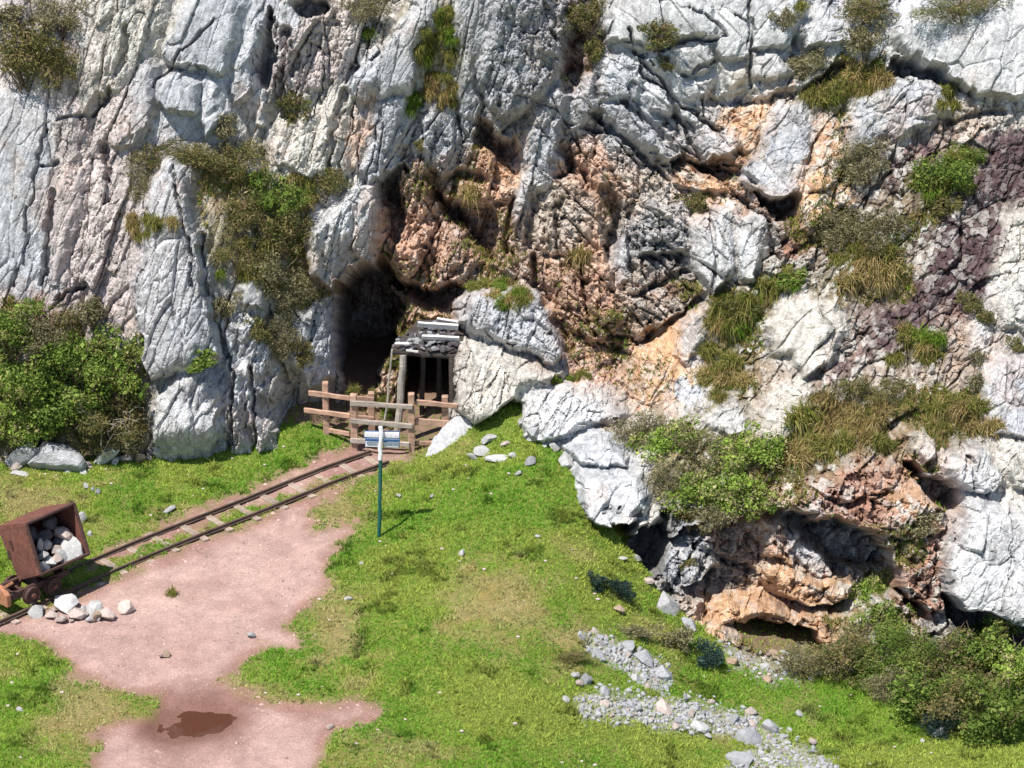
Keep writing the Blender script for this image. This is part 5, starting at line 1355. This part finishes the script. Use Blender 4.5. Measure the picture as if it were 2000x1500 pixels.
# (picture centre, half size, kind, label)
for a in [
 (45, 105, 85, 70, 'gorse', 'large dark gorse bush on the cliff at the upper left edge'), (115, 125, 45, 50, 'gorse', 'gorse bush right of the large one at the upper left edge'), (120, 25, 60, 42, 'heath', 'brown heath bush in the top left corner of the cliff'), (20, 30, 40, 30, 'heath', 'reddish brown heath at the very top left edge'),
 (300, 300, 48, 34, 'gorse', 'gorse bush above the left side of the pale pillar'), (268, 355, 26, 48, 'heath', 'brown shrub hanging left of the pale pillar head'), (385, 305, 65, 34, 'gorse', 'wide gorse bush over the head of the pale pillar'), (465, 315, 55, 48, 'gorse', 'green gorse bush right above the pale pillar'), (440, 245, 26, 36, 'heath', 'brown shrub in the cleft under the grey slabs'),
 (545, 385, 58, 48, 'green', 'bright green bush in the middle of the overgrown gully'), (470, 420, 62, 52, 'gorse', 'olive gorse bush right of the pillar in the gully'), (555, 455, 55, 52, 'gorse', 'gorse bush at the right of the gully above the hollow'), (460, 490, 45, 40, 'gorse', 'gorse bush hanging low in the gully'), (525, 520, 55, 50, 'heath', 'brownish bush at the lower end of the gully'),
 (440, 600, 28, 36, 'heath', 'small brown bush right of the pillar waist'), (560, 570, 48, 46, 'heath', 'dry olive bush left of the dark hollow'), (555, 655, 40, 46, 'heath', 'bush beside the grey column left of the hollow'), (590, 690, 22, 36, 'gorse', 'narrow shrub at the foot of the column beside the hollow'), (650, 352, 48, 36, 'gorse', 'dark round gorse bush on the ledge above the white lip'),
 (570, 215, 30, 40, 'gorse', 'small olive bush in the upper left cleft'), (705, 12, 48, 28, 'heath', 'brown bush at the top edge left of the slanting slab'), (1150, 35, 52, 44, 'gorse', 'olive bush at the top between dark block and white slabs'), (1160, 95, 26, 30, 'gorse', 'small bush hanging below the top middle bush'), (1280, 68, 38, 34, 'gorse', 'round gorse bush growing on the white slabs'), (1297, 122, 18, 18, 'gorse', 'tiny bush below the round one on the white slabs'),
 (1525, 38, 30, 22, 'heath', 'small grey brown bush on top of the white slabs'), (1690, 25, 62, 36, 'gorse', 'gorse bush at the top right between white walls'), (1690, 80, 36, 40, 'heath', 'dry bush hanging below the top right gorse'), (1870, 8, 90, 32, 'gorse', 'broad dark bush over the top right white wall'), (1580, 118, 56, 30, 'heath', 'brownish bush on the ledge under the white slabs'),
 (1690, 315, 52, 46, 'heath', 'grey brown bush right of the orange strip'), (1640, 440, 52, 36, 'heath', 'dry grey bush under the orange strip'), (1715, 455, 60, 48, 'heath', 'wide grey brown bush in the middle of the right slope'), (1830, 345, 62, 46, 'green', 'bright green grassy bush high on the right slope'), (1890, 300, 44, 22, 'green', 'green bush on the ridge line at the upper right'), (1840, 400, 40, 30, 'gorse', 'dark bush under the bright green one on the right slope'),
 (1366, 402, 38, 30, 'gorse', 'green tufted bush above the white blocks at the centre right'), (1665, 760, 44, 36, 'gorse', 'left half of the dark low bush on the right slope'), (1735, 765, 50, 36, 'gorse', 'right half of the dark low bush on the right slope'), (1890, 590, 26, 26, 'gorse', 'round bush left of the cream column at right'), (1920, 622, 22, 24, 'gorse', 'round bush touching the cream column at right'), (1980, 668, 22, 20, 'gorse', 'small round bush at the right edge'),
 (1905, 700, 16, 22, 'heath', 'tiny shrub beside the grey wall at right'), (1905, 745, 18, 26, 'heath', 'thin shrub at the left rim of the grey wall'), (1440, 600, 38, 26, 'gorse', 'olive bush on the grassy ramp right of the orange face'),
 (1240, 845, 64, 40, 'heath', 'brown green bush above the white block on the mound side'), (1300, 855, 66, 46, 'bright', 'light green bush left in the thicket over the hollow'), (1370, 880, 70, 54, 'heath', 'twiggy grey green bush in the thicket over the hollow'), (1450, 880, 66, 56, 'bright', 'fresh green bush right in the thicket over the hollow'), (1360, 950, 64, 56, 'bright', 'fresh green bush hanging at the lip of the hollow'), (1450, 960, 66, 58, 'bright', 'broad light green bush hanging over the hollow'), (1300, 940, 38, 46, 'heath', 'bare brown bush beside the white block'), (1400, 1010, 40, 36, 'heath', 'grey green creeper trailing into the hollow'), (1340, 1010, 36, 30, 'gorse', 'dark creeper in the shade under the thicket'),
 (1700, 1150, 44, 44, 'bright', 'upright fresh bush in front of the red rock'), (1720, 1215, 56, 48, 'bright', 'green bush climbing the orange ledges at lower right'), (1660, 1250, 48, 34, 'heath', 'olive bush right of the small cave'), (1340, 1100, 22, 18, 'gorse', 'small shrub in the dark hollow'), (1800, 1020, 34, 30, 'heath', 'dry tuft-like bush above the big white boulder side'),
 (500, 640, 26, 34, 'gorse', 'small dark bush between the grey spurs'), (395, 700, 32, 20, 'green', 'small green bush on the ledge over the pale boulder'), (820, 280, 16, 14, 'gorse', 'tiny green tuft-bush on the centre block'), (1900, 590, 12, 12, 'gorse', 'tiny bush next to the round ones at right'), (1550, 545, 36, 22, 'green', 'small green bush at the top of the grassy ramp')]:
    shrub(*a[:5], a[5], out=.3)
# thicket at the left foot
for a in [
 (20, 640, 70, 60, 'green', 'green bush at the left edge under the pale wall'), (95, 650, 60, 55, 'heath', 'brown green bush under the pink wall'), (60, 745, 80, 70, 'green', 'big green bush at the left, under the brown one'), (165, 700, 70, 66, 'green', 'lush green bush in the middle of the left thicket'), (235, 720, 62, 64, 'green', 'green bush touching the pale pillar'),
 (150, 780, 72, 56, 'green', 'dark green bush low in the left thicket'), (30, 820, 56, 52, 'bright', 'pale green bush at the lower left of the thicket'), (90, 830, 48, 42, 'green', 'bush right behind the big pointed boulder'), (225, 810, 60, 60, 'gorse', 'dark bush behind the bare branches'), (175, 855, 55, 34, 'gorse', 'low bush at the foot of the left thicket'), (260, 860, 40, 34, 'heath', 'brown low bush beside the pale boulder'), (180, 610, 40, 36, 'heath', 'reddish brown shrub at the top of the left thicket')]:
    shrub(*a[:5], a[5], out=.55)
# low shrubs on the grass
for a in [
 (1165, 1140, 26, 22, 'juniper', 'left of the two small blue-green shrubs on the slope'), (1212, 1158, 30, 26, 'juniper', 'right of the two small blue-green shrubs on the slope'), (1388, 1288, 36, 28, 'juniper', 'single blue-green shrub below the small cave'), (1330, 1255, 34, 30, 'heath', 'brown dry shrub left of the single blue-green one'),
 (1560, 1300, 60, 36, 'heath', 'grey brown twiggy bush below the small cave'), (1640, 1300, 56, 42, 'gorse', 'brown green bush right of the twiggy one under the cave'), (1740, 1300, 70, 46, 'green', 'olive bush in the middle of the lower right thicket'), (1830, 1300, 66, 44, 'gorse', 'olive green bush under the big white boulder'), (1930, 1290, 66, 48, 'green', 'green bush under the overhang of the big white boulder'), (1990, 1330, 50, 54, 'bright', 'fresh green bush at the right edge below the boulder'),
 (1800, 1375, 66, 44, 'green', 'dark green bush in the front of the lower right thicket'), (1880, 1385, 66, 50, 'gorse', 'broad olive bush at the front right'), (1960, 1410, 58, 48, 'green', 'green bush at the lower right edge'), (1850, 1420, 40, 24, 'juniper', 'low blue-green shrub in the lower right thicket'), (1730, 1350, 40, 26, 'heath', 'dry brown shrub at the left of the lower right thicket'),
 (1120, 1290, 44, 16, 'gorse', 'low olive shrub left of the upper scree'), (1255, 1240, 40, 18, 'heath', 'low brown shrub in the grass above the scree')]:
    shrub(a[0], a[1], a[2] * (1.25 if a[0] > 1600 else 1), a[3] * (1.35 if a[0] > 1600 else 1), a[4], a[5], ground_=True, name='low_shrub' if a[3] < 30 else 'shrub')
# bare branches in front of the left thicket
root = empty('bare_branches', on_cliff(200, 880), 'pale bare branches in front of the left thicket', 'branches')
RB = random.Random(4)
def branch(p0, p1, r0, parent, depth):
    bm = bmesh.new(); prev = None; pts_ = []
    for i in range(7):
        f_ = i / 6; c = p0.lerp(p1, f_) + Vector((RB.uniform(-.04, .04), RB.uniform(-.04, .04), RB.uniform(-.03, .03) + .1 * math.sin(f_ * 3.1)))
        q = r0 * (1 - .7 * f_); pts_.append(c)
        ring = [bm.verts.new(c + Vector((math.cos(b) * q, math.sin(b) * q * .6, math.sin(b) * q))) for b in (0, 1.57, 3.14, 4.71)]
        if prev:
            for j in range(4): bm.faces.new((prev[j], prev[(j + 1) % 4], ring[(j + 1) % 4], ring[j]))
        prev = ring
    me = bpy.data.meshes.new('branch'); bm.to_mesh(me); bm.free(); me.materials.append(M_TWIGP)
    part('branch', me, root)
    if depth:
        for k in (2, 3, 4):
            q = pts_[k]; dd = (p1 - p0) * RB.uniform(.35, .6)
            branch(q, q + Vector((dd.x + RB.uniform(-.35, .35), dd.y, abs(dd.z) * RB.uniform(.2, 1.0) - RB.uniform(0, .25))), r0 * .6, root, depth - 1)
yb = float(on_cliff(200, 850)[1]) - .55
for (x0, y0, x1, y1) in ((205, 885, 178, 800), (205, 885, 225, 820), (240, 860, 270, 790), (180, 840, 150, 790), (190, 830, 250, 845)):
    branch(pxz(x0, y0, yb), pxz(x1, y1, yb - .1), .011, root, 1)

# tufts of long grass
def tuft_np(seed, pal, n=420, spread=.7):
    R = np.random.RandomState(seed)
    a = R.uniform(0, 6.283, n); e = R.uniform(.15, 1.0, n) * spread
    base = np.stack([R.normal(size=n) * .18, R.normal(size=n) * .12, R.uniform(-.1, .1, n)], 1)
    d0 = np.stack([np.cos(a) * e, np.sin(a) * e, R.uniform(.5, 1.0, n)], 1)
    L = R.uniform(.6, 1.15, n)[:, None]; dr = R.uniform(.2, 1.5, n)
    w_ = R.uniform(.009, .019, n)[:, None]
    side = np.cross(d0, np.array([0, 0, 1.0])); side /= np.linalg.norm(side, axis=1)[:, None] + 1e-9
    rows = []
    for i, f_ in enumerate((0, .3, .6, .85, 1.0)):
        c = base + d0 * L * f_ * .8; c[:, 2] -= dr * f_ ** 2 * L[:, 0] * .9
        ww = w_ * (1 - f_ ** 2 * .95)
        rows.append((c - side * ww, c + side * ww))
    V = np.stack([r for row in rows for r in row], 1).reshape(-1, 3)
    F = np.concatenate([np.arange(n)[:, None] * 10 + np.array([2 * i, 2 * i + 1, 2 * i + 3, 2 * i + 2]) for i in range(4)])
    cols = np.array(pal)[R.randint(0, len(pal), n)] * R.uniform(.7, 1.25, (n, 1))
    return V, F, np.repeat(cols, 10, 0)
STRAW = [(.36, .27, .11), (.42, .33, .16), (.27, .22, .075), (.30, .20, .09), (.17, .17, .04)]
MIXG = [(.15, .17, .03), (.22, .21, .05), (.30, .25, .09), (.10, .13, .025)]
FRESH = [(.09, .17, .015), (.12, .22, .02), (.16, .24, .03), (.20, .22, .05)]
TUFT = {k: [mesh_np('grass_tuft', *tuft_np(40 + 9 * i + j, p)[:2], M_BLADE, tuft_np(40 + 9 * i + j, p)[2]) for j in range(3)] for i, (k, p) in enumerate((('straw', STRAW), ('mix', MIXG), ('fresh', FRESH)))}
def tuft(cx_, cy_, r_, kind, label, group=None, ground_=False):
    p = Vector(on_ground(cx_, cy_)) if ground_ else Vector(on_cliff(cx_, cy_ - r_ * .35))
    ppm = FPX / (Vector(CAM) - p).length
    s_ = r_ / ppm * 1.45
    o = link('grass_tuft', TUFT[kind][PRN.randrange(3)])
    o.location = p + (Vector((0, 0, 0)) if ground_ else Vector(DV) * .03)
    o.scale = (s_ * PRN.uniform(.9, 1.15), s_, s_ * PRN.uniform(.85, 1.1)); o.rotation_euler = (PRN.uniform(-.1, .45), PRN.uniform(-.35, .35), PRN.uniform(0, 6.28))
    return tag(o, label, 'grass tuft', group)
def spread(poly, n, r0, r1, kinds, label, group):
    P_ = np.array(poly, float); lo, hi = P_.min(0), P_.max(0); pts_ = []
    while len(pts_) < n:
        a, b = PRN.uniform(lo[0], hi[0]), PRN.uniform(lo[1], hi[1])
        if poly_sd(np.array([a]), np.array([b]), P_)[0] >= 0: pts_.append((a, b))
    for k, (a, b) in enumerate(sorted(pts_)):
        tuft(a, b, PRN.uniform(r0, r1), PRN.choice(kinds), label + ', ' + ORD[k] + ' from left', group)
ORD = 'first second third fourth fifth sixth seventh eighth ninth tenth eleventh twelfth thirteenth fourteenth fifteenth sixteenth seventeenth eighteenth nineteenth twentieth twenty-first twenty-second twenty-third twenty-fourth twenty-fifth twenty-sixth'.split()
spread([(820, 80), (850, 25), (890, 30), (888, 100), (830, 140), (815, 130)], 22, 16, 25, ('fresh', 'fresh', 'mix', 'mix'), 'green grass tuft at the top of the steep grassy chute', 'green tufts in the upper chute')
spread([(830, 130), (888, 100), (890, 210), (840, 210), (830, 170)], 18, 15, 24, ('straw', 'mix'), 'straw coloured grass tuft in the middle of the steep chute', 'dry tufts in the chute')
spread([(800, 160), (820, 150), (825, 210), (805, 230)], 5, 20, 28, ('fresh',), 'fresh green grass tuft at the lower left of the chute', 'fresh tufts at the foot of the chute')
spread([(1560, 190), (1620, 170), (1740, 145), (1730, 175), (1640, 215), (1580, 210)], 18, 26, 40, ('straw', 'mix', 'mix'), 'dry grass tuft on the ledge above the orange strip', 'dry tufts above the orange strip')
spread([(1400, 600), (1480, 560), (1560, 540), (1560, 570), (1480, 610), (1420, 680), (1390, 730), (1375, 680)], 26, 24, 40, ('mix', 'mix', 'fresh', 'straw'), 'grass tuft on the ramp right of the orange face', 'tufts on the grassy ramp')
spread([(1370, 740), (1450, 700), (1470, 760), (1400, 800), (1370, 800)], 12, 24, 38, ('straw', 'mix'), 'dry grass tuft below the ramp beside the small white boulder', 'dry tufts below the ramp')
spread([(1640, 500), (1740, 480), (1740, 570), (1660, 580)], 14, 26, 42, ('straw', 'straw', 'mix'), 'dry hanging grass tuft under the grey brown bushes of the right slope', 'dry tufts in the middle of the right slope')
spread([(1540, 800), (1640, 790), (1640, 900), (1550, 920)], 14, 34, 52, ('straw', 'straw', 'mix'), 'long straw grass tuft left of the dark low bush', 'long straw tufts')
spread([(1640, 810), (1740, 820), (1730, 890), (1650, 880)], 12, 28, 42, ('straw', 'mix'), 'dry grass tuft below the dark low bush', 'dry tufts below the low bush')
spread([(1750, 660), (1830, 660), (1840, 730), (1740, 740)], 10, 24, 40, ('mix', 'straw', 'fresh'), 'grass tuft above the dark low bush on the right slope', 'tufts above the low bush')
spread([(1820, 760), (1940, 820), (1950, 870), (1850, 870), (1800, 830)], 16, 26, 42, ('straw', 'straw', 'mix'), 'dry grass tuft above the white boulders at right', 'dry tufts above the right boulders')
spread([(1780, 340), (1900, 290), (1880, 340), (1800, 400)], 12, 24, 38, ('fresh', 'mix'), 'green grass tuft among the bushes high on the right slope', 'green tufts high on the right slope')
spread([(1830, 180), (1870, 190), (1860, 240), (1835, 230)], 4, 22, 32, ('straw', 'mix'), 'dry grass tuft beside the purple rock at the upper right', 'tufts at the upper right')
spread([(910, 560), (1000, 565), (1060, 590), (1040, 620), (960, 600)], 16, 18, 30, ('mix', 'straw', 'fresh'), 'grass tuft on top of the outcrop beside the portal', 'tufts on the outcrop')
spread([(245, 430), (340, 440), (330, 470), (250, 475)], 9, 18, 28, ('straw', 'mix'), 'dry grass tuft across the pale pillar', 'dry tufts on the pillar')
spread([(560, 340), (620, 360), (620, 420), (580, 430)], 8, 24, 36, ('straw', 'mix'), 'dry grass tuft above the white lip', 'dry tufts above the lip')
spread([(470, 480), (560, 500), (540, 570), (480, 560)], 8, 26, 38, ('straw', 'mix'), 'dry hanging grass tuft at the end of the gully', 'dry tufts in the gully')
spread([(1020, 740), (1150, 735), (1150, 755), (1030, 755)], 8, 12, 18, ('fresh', 'mix'), 'small green tuft on the white rocks beside the mound', 'small tufts on the white rocks')
spread([(640, 740), (760, 780), (770, 830), (660, 830)], 8, 12, 20, ('fresh', 'mix'), 'small green plant behind the gate', 'small plants behind the gate')
tuft(922, 392, 36, 'straw', 'single straw tuft hanging under the central red rock'); tuft(1135, 515, 40, 'straw', 'single straw tuft on the tan rib at the centre'); tuft(1560, 20, 26, 'mix', 'single grass tuft at the top of the white slabs'); tuft(430, 540, 20, 'fresh', 'bright green tuft right of the pillar'); tuft(720, 75, 22, 'fresh', 'small green tuft left of the slanting slab')
tuft(336, 1160, 22, 'mix', 'lone tuft of grass growing in the middle of the path', ground_=True)

# short turf: blades over all the grassy ground, and on the earthy ledges of the cliff
def blades(P0, H_, C_, seed, per=3, wid=.011):
    R = np.random.RandomState(seed); n = len(P0)
    P0 = np.repeat(P0, per, 0); H_ = np.repeat(H_, per); C_ = np.repeat(C_, per, 0); m_ = n * per
    a = R.uniform(0, 6.283, m_); s_ = np.stack([np.cos(a), np.sin(a), np.zeros(m_)], 1) * wid * R.uniform(.6, 1.5, (m_, 1))
    lean = np.stack([R.normal(size=m_) * .55, R.normal(size=m_) * .55, np.ones(m_)], 1) * (H_ * R.uniform(.6, 1.3, m_))[:, None]
    b_ = P0 + np.c_[R.uniform(-.022, .022, (m_, 2)), np.zeros(m_)]
    V = np.stack([b_ - s_, b_ + s_, b_ + lean], 1).reshape(-1, 3)
    return V, np.arange(3 * m_).reshape(-1, 3), np.repeat(np.clip(C_ * R.uniform(.75, 1.3, (m_, 1)), 0, .6), 3, 0)
gx_, gy_ = X.ravel(), Y.ravel()
cand = np.nonzero(inv & (pm < .6) & (np.abs(gx_) < 11.45) & (gy_ > -16.5) & (gy_ < -1.2) & (pud.ravel() < -12))[0]
wr = worn.ravel()[cand]
wt = (1 - pm[cand]) * (1 - .4 * wr) * (1 - .92 * dirt.ravel()[cand]) * (1 - .75 * scr.ravel()[cand]); wt /= wt.sum()
pk = RN.choice(cand, 190000, p=wt)
q = GV[pk] + np.c_[RN.uniform(-.03, .03, (len(pk), 2)), np.zeros(len(pk))]
k1 = fbm(q[:, 0] * 1.1, q[:, 1] * 1.1, 2, 4); k2 = fbm(q[:, 0] * 5.5, q[:, 1] * 5.5, 8, 3); k3 = fbm(q[:, 0] * .5, q[:, 1] * .5, 11, 3)
lush = np.array([.15, .32, .03]); mid_ = np.array([.25, .39, .05]); yel = np.array([.39, .43, .09]); dry = np.array([.47, .39, .20])
wv = smooth(-.45, .45, k1)[:, None]
cc = lush * (1 - wv) + mid_ * wv
yv = smooth(-.15, .5, k3 + .6 * k2)[:, None] * .75
cc = cc * (1 - yv) + yel * yv
dv = (smooth(.25, .95, worn.ravel()[pk] + .5 * k2) * .7)[:, None]
cc = cc * (1 - dv) + dry * dv
hh = .030 + .030 * smooth(-.3, .6, k2) - .012 * worn.ravel()[pk]
weed = smooth(.42, .5, fbm(q[:, 0] * 2.3, q[:, 1] * 2.3, 6, 3) + .3 * fbm(q[:, 0] * 14, q[:, 1] * 14, 3, 2))
hh = hh * (1 + 1.1 * weed)
cc = cc * (1 - .45 * weed[:, None])
V_, F_, C_ = blades(q, hh, cc, 5)
tag(link('grass', mesh_np('grass', V_, F_, M_BLADE, C_)), 'short green turf covering the mound and the banks', 'grass', kind='stuff')
vg = smooth(.40, .26, ROCKC.mean(-1)) * (ROCKC[..., 2] < ROCKC[..., 0] * .62) * smooth(-.2, .3, fbm(CX * 1.0, CS * 1.0, 9, 4))
vg = (vg * (PX > -20) * (PX < 2020) * (PY > -20) * (D > -.25)).ravel() * (~under)
vg = vg / vg.sum()
pk = RN.choice(len(vg), 26000, p=vg)
cc = np.array(STRAW + MIXG + FRESH[:2])[RN.randint(0, len(STRAW) + len(MIXG) + 2, len(pk))]
V_, F_, C_ = blades(PV[pk], np.full(len(pk), .075), cc, 6, 3, .012)
tag(link('cliff_grass', mesh_np('cliff_grass', V_, F_, M_BLADE, C_)), 'thin dry grass growing in the earthy cracks of the cliff', 'grass', kind='stuff')
